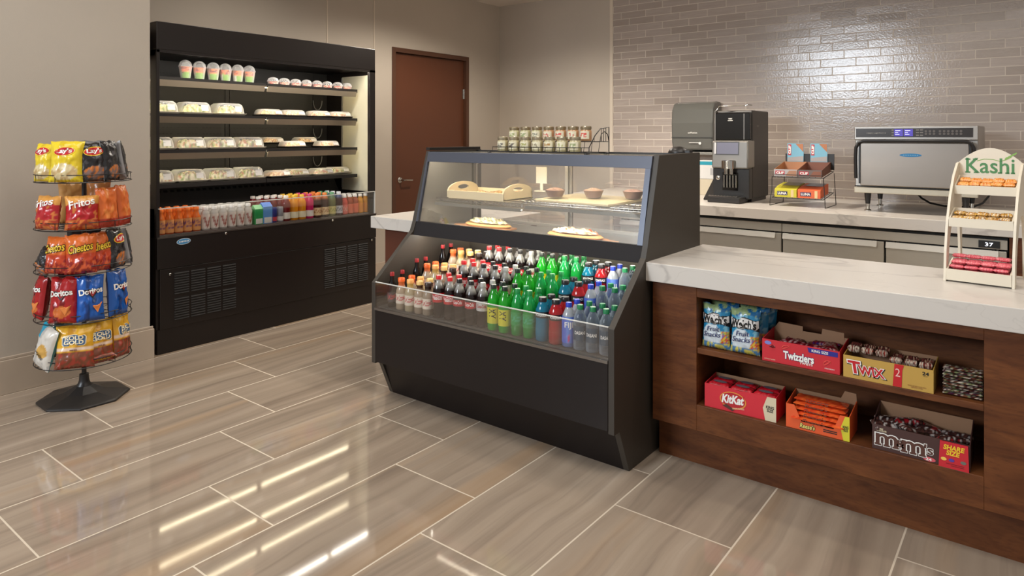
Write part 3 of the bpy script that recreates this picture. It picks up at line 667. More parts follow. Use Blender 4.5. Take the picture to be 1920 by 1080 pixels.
def can(x, y, c1, c2, label):
    t = thing('drink_can', label, 'can', (x, y, DECK), 0, 'small cartons and cans on the cooler deck')
    G().lathe([(.024,0),(.027,.006),(.027,.11),(.022,.122)], n=20).build('can_body', mat('can_%d%d%d' % c1, c1, .3, metal=.4), t, smooth=True)
    G().lathe([(.022,.1225),(.022,.124)], n=20).build('can_lid', CHROME, t, smooth=True)
    G().lathe([(.0273,.012),(.0273,.045)], n=20, cap=False).build('can_band', mat('canb_%d%d%d' % c2, c2, .3), t, smooth=True)
can(3.145, 4.862, (36, 50, 130), (190, 60, 70), 'navy blue drink can on the cooler deck')
can(3.203, 4.862, (150, 152, 160), (210, 210, 206), 'silver drink can beside the navy one on the cooler deck')

# ================================================================ REFRIGERATED DISPLAY CASE
YL, YR = 3.05, 1.47
k = thing('display_case', 'dark slanted glass display case with bakery shelf above and bottles below', 'display case', (0, 0, 0))
CP = [(2.744, 0), (2.655, .205), (2.607, .205), (2.607, .665), (2.905, .93), (2.925, .98), (3.047, 1.41), (3.54, 1.415), (3.54, 0)]
for y in (YL-.03, YR):
    G().prism(CP, y, y+.03, 'y').build('end_panel', PANEL if y > 2 else PANEL, k, bevel=.002)
yi0, yi1 = YR+.03, YL-.03
G().box(2.605, 2.625, yi0, yi1, .215, .522).build('front_panel', BLACK, k, bevel=.003)
G().prism([(2.664, .215), (2.744, .0), (2.76, .0), (2.68, .215)], yi0, yi1, 'y').build('kick_panel', BLACK, k)
G().box(2.600, 2.63, yi0, yi1, .512, .524).build('ledge_trim', mat('ledge_metal', (120, 112, 104), .3, metal=.6), k)
G().box(2.608, 2.614, yi0, yi1, .524, .668).build('front_guard', ACRYL, k)
G().box(2.607, 2.615, yi0, yi1, .668, .672).build('guard_edge', MATS['acrylic_edge'], k)
for n_, (a, b, z) in enumerate(((2.63, 2.818, .528), (2.818, 3.05, .578), (3.05, 3.42, .632))):
    G().box(a, b, yi0, yi1, .45, z).build('bottle_step', DARKIN, k)
G().box(3.42, 3.44, yi0, yi1, .45, .93).build('back_wall', mat('case_liner_dark', (60, 56, 50), .5), k)
g = G().box(2.915, 2.94, yi0, yi1, .925, .985)
G().prism([(2.905, .905), (2.932, .985), (2.955, .985), (2.955, .905)], yi0, yi1, 'y').build('lower_bar', mat('bar_grey', (34, 31, 32), .6, spec=.2), k, bevel=.001)
G().box(2.955, 3.44, yi0, yi1, .905, .945).build('bakery_floor', mat('case_floor_grey', (98, 97, 92), .35), k)
G().box(2.965, 2.995, yi0+.03, yi1-.03, .894, .904).build('bottle_light', LEDC, k)
G().box(3.36, 3.385, yi0+.03, yi1-.03, .894, .904).build('bottle_light', LEDC, k)
FRM = mat('frame_blue_grey', (82, 86, 98), .32, metal=.35)
G().prism([(3.018, 1.345), (3.034, 1.405), (3.060, 1.405), (3.048, 1.345)], yi0, yi1, 'y').build('upper_bar', FRM, k, bevel=.001)
g = G()
def sl(z): return 2.932+(z-.985)*(3.018-2.932)/(1.345-.985)
for ya, yb_ in ((yi0, yi0+.028), (yi1-.014, yi1)):
    g = G(); g.prism([(sl(.985)-.004, .985), (sl(1.345)-.004, 1.345), (sl(1.345)+.016, 1.345), (sl(.985)+.016, .985)], ya, yb_, 'y'); g.build('glass_frame', FRM, k)
G().prism([(sl(.985)+.004, .985), (sl(1.345)+.004, 1.345), (sl(1.345)+.009, 1.345), (sl(.985)+.009, .985)], yi0+.028, yi1-.014, 'y').build('front_glass', GLASS, k)
G().box(3.06, 3.52, yi0, yi1, 1.392, 1.402).build('top_glass', clear('tinted_glass', (150, 150, 140), fac=.35, rough=.12, edge=.7, veil=1), k)
G().box(3.045, 3.53, YL-.03, YL, 1.414, 1.432).build('top_trim', BLACKS, k)
G().box(3.49, 3.53, yi0, yi1, 1.380, 1.410).build('rear_bar', BLACKS, k)
G().box(3.062, 3.08, yi0+.03, yi1-.03, 1.372, 1.384).build('bakery_light', mat('led_strip_warm', (255, 240, 214), emit=32), k)
# sliding doors at the back of the bakery section
for a, b, x in ((yi0, 2.28, 3.45), (2.24, yi1, 3.465)):
    dd = G().box(x, x+.006, a+.02, b-.02, .96, 1.375).build('sliding_door', GLASS, k)
    G().box(x-.004, x+.010, a, a+.022, .945, 1.39).box(x-.004, x+.010, b-.022, b, .945, 1.39).box(x-.004, x+.010, a+.022, b-.022, .945, .962).box(x-.004, x+.010, a+.022, b-.022, 1.372, 1.39).build('door_frame', STEELL, dd)
for y in (yi0+.001, yi1-.002): G().add([(2.955, y, .946), (3.44, y, .946), (3.44, y, 1.385), (3.045, y, 1.385)], [(0,1,2,3)]).build('side_liner', GREYIN, k)
# wire shelves
for (ya, yb_) in ((2.30, 2.965), (1.53, 2.27)):
    g = G(); zz = 1.122 if ya > 2.2 else 1.142
    n = int((yb_-ya)/.026)
    for i in range(n+1):
        y = ya+(yb_-ya)*i/n; g.tube([(3.045, y, zz-.014), (3.045, y, zz), (3.42, y, zz)], .0022, 5)
    for x in (3.045, 3.12, 3.24, 3.36, 3.42): g.tube([(x, ya, zz-.003), (x, yb_, zz-.003)], .003, 6)
    g.tube([(3.045, ya, zz-.015), (3.045, yb_, zz-.015)], .003, 6)
    g.build('wire_shelf', CHROME, k, smooth=True)
    lc = G().box(3.036, 3.064, ya, yb_, zz-.030, zz-.024).box(3.033, 3.036, ya, yb_, zz-.042, zz-.024).build('light_cover', mat('light_cover', (120, 116, 106), .4), k)
    G().box(3.040, 3.060, ya+.01, yb_-.01, zz-.034, zz-.030).build('light_strip', MATS['led_strip_warm'], lc)
# ---- bakery goods
t = thing('wooden_tray', 'cream wooden tray with cut-out handles holding cookies in the display case', 'tray', (3.20, 2.66, 1.126), 0)
CW = mat('cream_wood', (226, 208, 168), .45, var=.05)
for sy in (-1, 1):
    g = G(); pr = []
    for q in range(13):
        a = PI*q/12; pr.append((-.14*math.cos(a)*1.0, .05+.055*math.sin(a)**.7))
    outer = [(-.14, 0), (.14, 0)]+[(.14*math.cos(PI*q/12), .045+.05*math.sin(PI*q/12)**.8) for q in range(13)]
    inner = [(.048*math.cos(2*PI*q/24), .062+.013*math.sin(2*PI*q/24)) for q in range(24)]
    # handle board with a real slot: ring between slot and outline
    def rad(a):
        for s in [i*.001 for i in range(10, 190)]:
            x, z = s*math.cos(a), .062+s*math.sin(a)
            if abs(x) > .14 or z < 0 or z > .045+.05*max(0, 1-(x/.14)**2)**.5: return s
        return .15
    N_ = 48; vs = []; 
    for yy in (0, .010):
        for q in range(N_):
            a = 2*PI*q/N_; vs.append((.05*math.cos(a), yy, .062+.014*math.sin(a)))
        for q in range(N_):
            a = 2*PI*q/N_; s_ = rad(a); vs.append((s_*math.cos(a), yy, .062+s_*math.sin(a)))
    fs = []
    for q in range(N_):
        r_ = (q+1) % N_; fs += [(q, r_, N_+r_, N_+q), (2*N_+q, 3*N_+q, 3*N_+r_, 2*N_+r_), (q, 2*N_+q, 2*N_+r_, r_), (N_+q, N_+r_, 3*N_+r_, 3*N_+q)]
    g.add([(v[0], v[1]+sy*.215, v[2]) for v in vs], fs); g.build('handle_board', CW, t)
G().box(-.14, -.13, -.215, .215, 0, .048).box(.13, .14, -.215, .215, 0, .05).build('side_board', CW, t, bevel=.002)
G().box(-.13, .13, -.215, .215, .003, .009).build('tray_base', CW, t)
ck = None
for j in range(14):
    x, y = -.08+.055*(j % 4)+rnd.uniform(-.01, .01), -.16+.1*(j//4)+rnd.uniform(-.012, .012)
    if ck is None:
        g = mound(.07, .07, .02, [(196,144,84),(226,186,120),(150,98,56),(240,214,160)], 60, 5, 10, 10)
        ck = tag(g.build('cookie', FOOD, None, smooth=True), 'golden cookie lying in the cream wooden tray', 'cookie', 'cookies in the wooden tray'); o = ck
    else: o = ck.copy(); C.objects.link(o)
    o.location = (3.20+x, 2.66+y, 1.137+(.013 if j % 3 == 0 else 0)); o.rotation_euler = (rnd.uniform(-.2, .2), rnd.uniform(-.2, .2), rnd.uniform(0, 6))
tb = thing('cutting_board', 'pale rectangular board carrying three pies in the display case', 'board', (3.235, 1.965, 1.146), 0)
bd = G().box(-.185, .19, -.235, .25, 0, .014).build('board_top', CW, tb, bevel=.004); tb.rotation_euler = (0, -.02, -.08)
PIEC = [(186,150,128),(206,176,156),(160,120,98),(222,198,180)]
for j, (x, y, h) in enumerate(((3.13, 2.135, 0), (3.23, 1.95, 0), (3.30, 1.745, .004))):
    p = thing('pie', ['small dark topped pie at the left end of the pale board', 'small crumb topped pie in the middle of the pale board', 'pink glazed pie at the right end of the pale board'][j], 'pie', (x, y, 1.168), 0, 'pies on the pale board')
    G().lathe([(.040, 0), (.054, .034), (.057, .038)], n=24).build('pie_shell', mat('pie_tin', (128, 108, 104), .4), p, smooth=True)
    pc = [[(150,120,104),(180,150,130),(120,94,82)], PIEC, [(206,168,156),(222,190,178),(190,150,140)]][j]
    g = G(); g.grid(20, 5, lambda u, v: (.053*v*math.cos(2*PI*u), .053*v*math.sin(2*PI*u), .037+.014*(1-v*v)+.003*noise.noise(Vector((u*9, v*9, j)))), lambda u, v: pc[int(abs(noise.noise(Vector((u*20, v*9, j))))*9) % len(pc)])
    g.build('pie_top', FOOD, p, smooth=True)
for j, (y, lab) in enumerate(((2.66, 'herb topped flatbread on a small paddle at the left of the case floor'), (1.99, 'cheese flatbread with tomato on a paddle at the right of the case floor'))):
    x = 3.17 if j == 0 else 3.12; sg = 1 if j == 0 else -1
    pd = thing('paddle_board', 'small wooden paddle board under the '+('left' if j == 0 else 'right')+' flatbread', 'board', (x, y, .9465), 0, 'paddle boards on the case floor')
    pts = [(-.065, -.18), (.065, -.18), (.065, .16), (.03, .19), (.02, .25), (-.02, .25), (-.03, .19), (-.065, .16)]
    G().prism([(a, b*sg) for a, b in pts], 0, .010, 'z').build('board_top', mat('paddle_wood', (190, 140, 100), .5, var=.1), pd, bevel=.002)
    f = thing('flatbread', lab, 'flatbread', (x, y-.01*sg, .9575), 0, 'flatbreads on the case floor')
    g = G(); nb = 20
    G().lathe([(.058, 0), (.064, .010), (.058, .020)], n=36).build('crust', mat('crust', (206, 160, 104), .6, var=.15, vscale=30), f, smooth=True).scale = (1, 2.75, 1)
    pal = [(240,230,206),(226,214,180),(96,112,60),(232,220,190),(214,190,140)] if j == 0 else [(244,236,214),(236,222,190),(240,230,206),(196,90,60),(226,204,160)]
    cf = food_col(pal, 45, j+3)
    def P(u, v):
        a = 2*PI*u; q = v*.96; x_ = .054*q*math.cos(a); y_ = .150*q*math.sin(a)
        return (x_, y_, .016+.040*(1-q**4)**.5*(.7+.5*noise.noise(Vector((x_*50, y_*50, j)))))
    g.grid(40, 14, P, lambda u, v: cf(P(u, v))); g.build('topping', FOOD, f, smooth=True)
tag(G().tube([(3.05+.014*math.cos(a), 1.83+.035*math.sin(a), .962) for a in [2*PI*i/20 for i in range(20)]], .003, 6, True).build('label_ring', INK, None, smooth=True), 'small black wire ring lying on the right paddle handle', 'ring')
t = thing('price_card', 'small white card standing behind the wire shelf of the case', 'card', (3.40, 2.42, 1.165), 0)
G().box(0, .004, -.04, .04, .05, .15).box(-.02, .02, -.04, .04, 0, .006).box(0, .004, -.01, .01, 0, .05).build('card_face', mat('card_cream', (232, 226, 206), .6), t)

# ---- jars on their wire rack on top of the case
r_ = thing('jar_rack', 'two tier wire rack carrying small jars on top of the display case', 'rack', (3.20, 2.33, 1.403), 0)
g = G(); Y0, Y1 = -.37, .31
for x, z in ((0, .008), (.10, .008), (.115, .068), (.215, .068)):
    g.tube([(x, Y0, z), (x, Y1, z)], .0025, 6)
for y in [Y0+i*(Y1-Y0)/14 for i in range(15)]:
    g.tube([(0, y, .035), (0, y, .008), (.10, y, .008), (.115, y, .068), (.215, y, .068), (.215, y, .09)], .0018, 5)
g.tube([(0, Y0, .035), (0, Y1, .035)], .0025, 6); g.build('wire_tiers', WIRE, r_, smooth=True)
for y in (Y0, Y1):
    if y > 0: continue
    g = G(); g.tube([(0, y, .0), (0, y, .035), (.06, y, .10), (.12, y, .14), (.215, y, .15), (.215, y, .0)], .003, 6)
    for q in (.13, .155, .18): g.tube([(q, y, .068), (q, y, .145)], .002, 5)
    g.tube([(.115, y, .068), (.13, y, .11), (.165, y, .125), (.20, y, .11), (.215, y, .068)], .0025, 6)
    g.build('end_scroll', WIRE, r_, smooth=True)
for x in (-.03, .18):
    for y in (Y0, Y1): G().lathe([(.012, 0), (.012, .006)], (x, y, 0), 12).tube([(x, y, .004), (0 if x < .1 else .215, y, .008)], .0025, 5).build('rack_foot', WIRE, r_)
def jar(x, y, z, c1, c2, lid, label):
    t = thing('food_jar', label, 'jar', (x, y, z), -PI/2, 'jars on the wire rack')
    G().lathe([(.030, 0), (.033, .004), (.033, .056), (.029, .064)], n=20).build('jar_glass', mat('jar_%d%d%d' % c2, c2, .1, coat=.4, var=.4, vscale=40), t, smooth=True)
    G().lathe([(.031, .066), (.032, .070), (.032, .082), (.029, .085)], n=20).lathe([(.029, .062), (.029, .068)], n=20).build('jar_lid', mat('jarlid_%d%d%d' % lid, lid, .25, metal=.7), t, smooth=True)
    g = G(); g.grid(12, 7, lambda u, v: (.0336*math.sin((u-.5)*2.2), -.0336*math.cos((u-.5)*2.2), .012+.044*v), lambda u, v: c1 if (.2 < u < .8 and .15 < v < .75 and noise.noise(Vector((u*7, v*6, y*40))) > -.05) else (226, 218, 190))
    g.build('jar_label', LABEL, t, smooth=True)
JC = [(96,88,80),(96,86,74),(150,150,70),(120,104,70),(170,126,60),(156,160,80),(140,150,100)]
JB = [(150,160,100),(150,160,110),(140,140,120),(196,60,50),(206,70,60),(200,70,60),(206,60,50)]
NM = ['first', 'second', 'third', 'fourth', 'fifth', 'sixth', 'seventh']
for j in range(7):
    jar(3.25, 2.600-.0865*j, 1.414, JC[j], (190, 178, 140), (176, 164, 140), 'small jar with cream label on the lower rack tier, '+NM[j]+' from the left')
    jar(3.365, 2.600-.0865*j, 1.474, JB[j], (196, 150, 110) if j > 2 else (190, 184, 140), (168, 152, 124), 'small jar on the upper rack tier, '+NM[j]+' from the left, '+('red picture on label' if j > 2 else 'greenish label'))
t = thing('black_item', 'small black rounded item on the far right corner of the case top', 'dispenser', (3.46, 1.56, 1.411), 0)  # unidentified black item, its exact form is a guess
g = G(); g.grid(16, 8, lambda u, v: (.045*math.sin(PI*v*.5)*math.cos(2*PI*u), .055*math.sin(PI*v*.5)*math.sin(2*PI*u), .036*math.cos(PI*v*.5))); g.lathe([(.046, -.001), (.046, .004)]); g.build('item_body', BLACKS, t, smooth=True)
G().box(-.02, .02, -.075, -.04, 0, .016).build('item_nose', BLACKS, t, bevel=.003)

# ================================================================ CHIP RACK
RC = Vector((1.60, 4.37, 0)); toC = math.atan2(-RC.y, -RC.x)     # direction of the room's middle, towards the counters' open side
k = thing('chip_rack', 'black wire spinner rack on an octagonal base, full of snack bags', 'rack', RC)
g = G(); n = 8; ph = math.atan2(.076, -.169)+0
g.lathe([(.232, 0), (.232, .010), (.222, .016), (.10, .040), (.045, .070)], n=8)
bo = g.build('base', mat('rack_base', (38, 35, 34), .38), k, bevel=.003); bo.rotation_euler[2] = math.radians(21)
G().lathe([(.045, .062), (.030, .085), (.026, .10), (.024, .135), (.020, .137)], n=20).build('base_collar', mat('rack_base', (38,35,34)), k, smooth=True)
G().cyl((0, 0, .13), (0, 0, 1.33), .0125, 14).build('pole', BLACKS, k, smooth=True)
TZ = [1.247, .985, .745, .478, .232]
BR = .240
for z in TZ:
    g = G()
    for rr, dz, tr in ((BR, 0, .0028), (BR, .042, .0024), (BR*.5, 0, .002)): g.tube([(rr*math.cos(2*PI*i/32), rr*math.sin(2*PI*i/32), z+dz) for i in range(32)], tr, 5, True)
    for i in range(10):
        a = 2*PI*i/10; g.tube([(.012*math.cos(a), .012*math.sin(a), z), (BR*math.cos(a), BR*math.sin(a), z), (BR*math.cos(a), BR*math.sin(a), z+.042)], .0022, 5)
    g.cyl((0, 0, z-.012), (0, 0, z+.014), .02, 12)
    g.build('wire_basket', WIRE, k, smooth=True)
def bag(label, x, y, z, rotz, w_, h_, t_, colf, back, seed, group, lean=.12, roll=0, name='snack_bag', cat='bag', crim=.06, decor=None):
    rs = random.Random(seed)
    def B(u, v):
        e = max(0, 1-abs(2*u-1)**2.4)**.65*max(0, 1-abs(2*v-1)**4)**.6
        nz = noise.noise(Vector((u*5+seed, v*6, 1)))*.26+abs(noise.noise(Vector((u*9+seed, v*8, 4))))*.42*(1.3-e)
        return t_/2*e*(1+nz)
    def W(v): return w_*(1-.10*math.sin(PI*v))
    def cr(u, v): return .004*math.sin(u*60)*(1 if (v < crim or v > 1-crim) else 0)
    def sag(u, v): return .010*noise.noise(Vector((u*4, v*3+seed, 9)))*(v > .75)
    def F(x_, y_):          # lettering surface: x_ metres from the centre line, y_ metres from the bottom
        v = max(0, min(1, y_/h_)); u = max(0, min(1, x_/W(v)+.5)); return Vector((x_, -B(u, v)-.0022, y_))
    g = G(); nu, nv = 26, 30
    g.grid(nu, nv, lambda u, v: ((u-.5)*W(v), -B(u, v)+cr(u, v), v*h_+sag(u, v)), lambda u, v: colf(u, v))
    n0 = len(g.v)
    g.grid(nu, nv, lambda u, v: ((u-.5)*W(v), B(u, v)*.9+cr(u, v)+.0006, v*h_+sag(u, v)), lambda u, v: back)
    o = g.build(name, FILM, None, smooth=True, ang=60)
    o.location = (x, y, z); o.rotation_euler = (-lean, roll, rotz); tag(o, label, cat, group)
    if decor: decor(o, F)
    return o
def ins(u, v, cx, cy, a, b): return ((u-cx)/a)**2+((v-cy)/b)**2 < 1
def nn(u, v, s, k_=0): return noise.noise(Vector((u*s, v*s, k_)))
def c_classic(u, v):
    if ins(u, v, .5, .24, .42, .20): return (214, 196, 150) if nn(u, v, 7) > -.1 else (190, 160, 110)
    return (226, 198, 40) if nn(u, v, 4) > -.25 else (206, 176, 30)
def c_dark(u, v):
    if ins(u, v, .55, .22, .42, .16): return (190, 110, 50) if nn(u, v, 8) > .05 else (120, 96, 90)
    return (34, 32, 34) if nn(u, v, 5, 2) < .3 else (70, 68, 72)
def c_fri(u, v):
    if v > .72+.1*math.sin(u*3): return (214, 150, 70)
    if v < .30: return (200, 110, 50) if nn(u, v, 9) > 0 else (170, 60, 34)
    return (176, 30, 38) if nn(u, v, 6) > -.3 else (206, 120, 60)
def c_ora(u, v):
    if v < .22: return (170, 50, 30)
    return (206, 100, 38) if nn(u, v, 4) > -.2 else (222, 130, 60)
def c_che(u, v):
    if v < .34+.08*math.sin(u*14): return (150, 40, 36) if nn(u, v, 9) > -.1 else (206, 90, 50)
    return (210, 102, 36) if v > .5 else (190, 66, 34)
def c_dred(u, v): return (206, 110, 50) if ins(u, v, .55, .25, .3, .12) else ((168, 26, 30) if nn(u, v, 4) > -.25 else (120, 18, 22))
def c_dblu(u, v): return (22, 84, 166) if nn(u, v, 4) > -.25 else (14, 56, 120)
def c_sun(u, v):
    if v > .72 and u < .35: return (40, 150, 180)
    if ins(u, v, .65, .45, .25, .16): return (206, 160, 80)
    return (214, 208, 198) if nn(u, v, 4) > -.2 else (180, 176, 170)
def c_gold(u, v):
    if .40 < v < .50: return (226, 200, 180)
    if v < .40: return (120, 66, 44) if nn(u, v, 11) > -.1 else (160, 60, 44)
    return (222, 168, 44) if nn(u, v, 4) > -.25 else (198, 140, 30)
RED = mat('logo_red', (190, 28, 36), .35); YEL = mat('logo_yellow', (236, 196, 50), .35); BLU = mat('plaque_blue', (60, 92, 130), .4); CRM = mat('cream_ink', (240, 226, 190), .4)
ORA = mat('chip_orange', (220, 130, 60), .5)
def d_lays(o, F):
    f = shift(F, 0, 0)
    patch(ell(.0, .165, .052, .026, 24, .12), F, YEL, o, 'logo_ring', 4)
    f1 = lambda x, y: F(x, y)+Vector((0, -.001, 0)); patch(ell(.0, .165, .048, .021, 24, .12), f1, RED, o, 'logo_field', 4)
    f2 = lambda x, y: F(x, y+.165)+Vector((0, -.002, 0)); text("Lay's", .072, .030, rot2(f2, .06), WHITE, o, 'lettering', .03)
def d_word(s, ww, hh, y0, m, m2=None, rot=.12, sh=.2, y_arc=0):
    def dd(o, F):
        if m2:
            text(s, ww, hh, rot2(lambda x, y: F(x, y+y0)+Vector((0, -.0008, 0)), rot), m2, o, 'lettering_outline', .075, sh)
        text(s, ww, hh, rot2(lambda x, y: F(x, y+y0)+Vector((0, -.0022, 0)), rot), m, o, 'lettering', .02, sh)
    return dd
def d_dor(o, F):
    f = lambda x, y: F(x, y)+Vector((0, -.001, 0))
    patch([(-.035, .175), (.045, .178), (.006, .125)], f, INK, o, 'logo_triangle', 3)
    g_ = lambda x, y: F(x, y)+Vector((0, -.0018, 0)); patch([(-.026, .168), (.036, .170), (.006, .136)], g_, mat('logo_inner', (150, 26, 30), .4), o, 'logo_inner', 3)
    text('Doritos', .11, .030, rot2(lambda x, y: F(x, y+.165)+Vector((0, -.003, 0)), .10), WHITE, o, 'lettering', .035)
    patch([(.005, .085), (.055, .10), (.030, .045)], f, ORA, o, 'printed_chip', 3)
def d_gold(o, F):
    pl = [(-.058, .128), (-.05, .120), (.05, .120), (.058, .128), (.058, .165), (.05, .176), (0, .182), (-.05, .176), (-.058, .165)]
    patch(pl, lambda x, y: F(x, y)+Vector((0, -.0006, 0)), CRM, o, 'plaque_rim', 4)
    cx, cy = 0, .150; patch([(cx+(a-cx)*.93, cy+(b-cy)*.9) for a, b in pl], lambda x, y: F(x, y)+Vector((0, -.0014, 0)), BLU, o, 'plaque_field', 4)
    text('ROLD\nGOLD', .092, .044, lambda x, y: F(x, y+.151)+Vector((0, -.0026, 0)), CRM, o, 'lettering', .03)
    text('MINIS', .035, .008, lambda x, y: F(x, y+.098)+Vector((0, -.002, 0)), mat('brown_ink', (120, 60, 40), .5), o, 'flavour_lettering', .02)
def ring(px, r, z):
    """place at a bearing (px = sideways offset seen from the aisle, metres)"""
    s = max(-1, min(1, px/r)); a = math.asin(s); return a
def onrack(tier, off, r, back=False, dz=0, extra=0):
    a = ring(off, r, 0); 
    if back: a = PI-a
    ang = toC+a; p = RC+Vector((r*math.cos(ang), r*math.sin(ang), TZ[tier]+.004+dz)); return p.x, p.y, p.z, ang+PI/2+extra
YB = (206, 178, 34); BK = (34, 32, 34)
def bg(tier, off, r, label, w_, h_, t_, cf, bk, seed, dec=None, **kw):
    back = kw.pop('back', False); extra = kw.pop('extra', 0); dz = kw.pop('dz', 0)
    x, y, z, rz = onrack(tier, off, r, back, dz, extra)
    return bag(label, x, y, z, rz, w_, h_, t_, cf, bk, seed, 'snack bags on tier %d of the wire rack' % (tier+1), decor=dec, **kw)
bg(0, -.19, .20, 'yellow potato chip bag turned sideways at the left of the top tier', .15, .21, .07, c_classic, YB, 1, d_lays, extra=.35)
bg(0, -.085, .21, 'yellow potato chip bag facing forward on the top tier', .175, .225, .08, c_classic, YB, 2, d_lays)
bg(0, .045, .20, 'black potato chip bag with red oval logo facing forward on the top tier', .15, .215, .07, c_dark, BK, 3, d_lays)
bg(0, .135, .20, 'black chip bag turned to the right on the top tier', .15, .225, .06, c_dark, (150,148,148), 4, None, extra=.3)
bg(0, .195, .205, 'black and silver chip bag with pointed corner at the right end of the top tier', .15, .22, .05, c_dark, (160,158,158), 5, None, extra=.5, roll=.2)
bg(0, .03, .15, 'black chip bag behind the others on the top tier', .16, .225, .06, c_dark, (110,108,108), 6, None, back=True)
d_fri = d_word('Fritos', .12, .038, .145, WHITE, None, .22, .1)
bg(1, -.175, .21, 'red and orange corn chip bag at the left of the second tier', .17, .185, .08, c_fri, (180,60,40), 7, d_fri, extra=.1)
bg(1, -.01, .21, 'red and orange corn chip bag in the middle of the second tier', .165, .185, .08, c_fri, (180,60,40), 8, d_fri)
bg(1, .115, .21, 'orange snack bag standing right of the corn chips on the second tier', .12, .225, .07, c_ora, (200,104,44), 9, None, extra=-.1)
bg(1, .20, .215, 'orange snack bag at the right end of the second tier', .12, .23, .06, c_ora, (200,104,44), 10, None, extra=-.1)
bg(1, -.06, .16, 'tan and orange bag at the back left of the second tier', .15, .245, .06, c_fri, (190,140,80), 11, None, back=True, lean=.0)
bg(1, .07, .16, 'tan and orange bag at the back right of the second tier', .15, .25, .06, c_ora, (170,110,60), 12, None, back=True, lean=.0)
d_ch = d_word('Cheetos', .115, .042, .140, YEL, INK, .18, .2)
bg(2, -.205, .21, 'silver and black bag slumped at the left of the third tier', .13, .13, .06, c_dark, (170,168,168), 13, None, roll=.5, extra=.3)
bg(2, -.13, .20, 'orange cheese snack bag on the left of the third tier', .145, .20, .07, c_che, (190,80,40), 14, d_ch)
bg(2, -.015, .215, 'orange cheese snack bag in the middle of the third tier', .155, .215, .08, c_che, (190,80,40), 15, d_ch)
bg(2, .085, .19, 'orange cheese snack bag half hidden right of the middle one on the third tier', .13, .215, .06, c_che, (190,80,40), 16, d_ch)
bg(2, .165, .20, 'black potato chip bag on the right of the third tier', .14, .225, .07, c_dark, BK, 17, d_lays, extra=.05)
bg(2, .23, .22, 'crumpled black and silver chip bag at the right end of the third tier', .12, .21, .05, c_dark, (180,178,178), 18, None, extra=.3, roll=.15)
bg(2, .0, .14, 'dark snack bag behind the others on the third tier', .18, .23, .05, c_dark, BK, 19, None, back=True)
bg(3, -.215, .215, 'red tortilla chip bag at the left of the fourth tier', .145, .235, .075, c_dred, (130,20,24), 20, d_dor, extra=.25)
bg(3, -.10, .215, 'red tortilla chip bag left of the blue bags on the fourth tier', .15, .25, .08, c_dred, (130,20,24), 21, d_dor)
bg(3, .03, .215, 'blue tortilla chip bag beside the red bags on the fourth tier', .14, .25, .08, c_dblu, (16,60,130), 22, d_dor)
bg(3, .165, .215, 'blue tortilla chip bag at the right end of the fourth tier', .15, .26, .075, c_dblu, (16,60,130), 23, d_dor, roll=.08)
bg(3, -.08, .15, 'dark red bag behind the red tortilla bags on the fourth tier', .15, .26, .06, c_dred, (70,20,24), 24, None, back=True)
d_sun = d_word('SunChips', .10, .022, .085, INK, None, -.35, .2)
bg(4, -.20, .222, 'white and teal multigrain chip bag tilted at the left of the lowest tier', .165, .23, .07, c_sun, (60,140,150), 25, d_sun, roll=.26)
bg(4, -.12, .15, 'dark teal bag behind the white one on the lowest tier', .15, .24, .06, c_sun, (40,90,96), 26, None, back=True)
bg(4, -.045, .225, 'yellow pretzel bag with blue plaque in the middle of the lowest tier', .195, .23, .08, c_gold, (200,150,40), 27, d_gold, lean=.2)
bg(4, .075, .20, 'yellow pretzel bag half hidden behind the middle one on the lowest tier', .16, .235, .07, c_gold, (200,150,40), 28, d_gold)
bg(4, .185, .215, 'yellow pretzel bag at the right end of the lowest tier', .155, .26, .07, c_gold, (200,150,40), 29, d_gold, roll=.1)
x_, y_, z_, rz_ = onrack(4, .08, .235)
lb = bag('yellow snack bag lying flat along the front of the lowest basket', x_, y_, z_+.03, rz_, .17, .11, .04, c_gold, (206,156,40), 31, 'snack bags on tier 5 of the wire rack', lean=1.2)

# ================================================================ SNACKS ON THE COUNTER SHELVES
def carded(name, label, x, y, z, w_, d_, h_, colr, group='snack boxes on the counter shelves', hb=None, notch=None, flap=None, rot=0, inner=KRAFT):
    """open display carton: local front faces -Y, turned to face the aisle"""
    t = thing(name, label, 'box', (x, y, z), -PI/2+rot, group); m = mat('card_%d_%d_%d' % colr, colr, .45); hb = hb or h_
    th = .003
    fr = [(-w_/2, 0), (w_/2, 0), (w_/2, h_)]+(notch or [])+[(-w_/2, h_)]
    G().prism(fr, 0, th, 'y').build('front_panel', m, t)
    for sx in (-1, 1):
        xa, xb = (-w_/2, -w_/2+th) if sx < 0 else (w_/2-th, w_/2)
        G().prism([(th, 0), (d_, 0), (d_, hb), (th, h_)], xa, xb, 'x').build('side_panel', m, t)
    G().box(-w_/2+th, w_/2-th, d_-th, d_, 0, hb).build('back_panel', inner, t)
    G().box(-w_/2+th, w_/2-th, th, d_-th, 0, th).build('bottom_panel', inner, t)
    if flap: G().prism(flap, d_-th-.002, d_+.001, 'y').build('flap', inner, t)
    return t, (lambda x_, y_: Vector((x_, -.0012, h_/2+y_)))
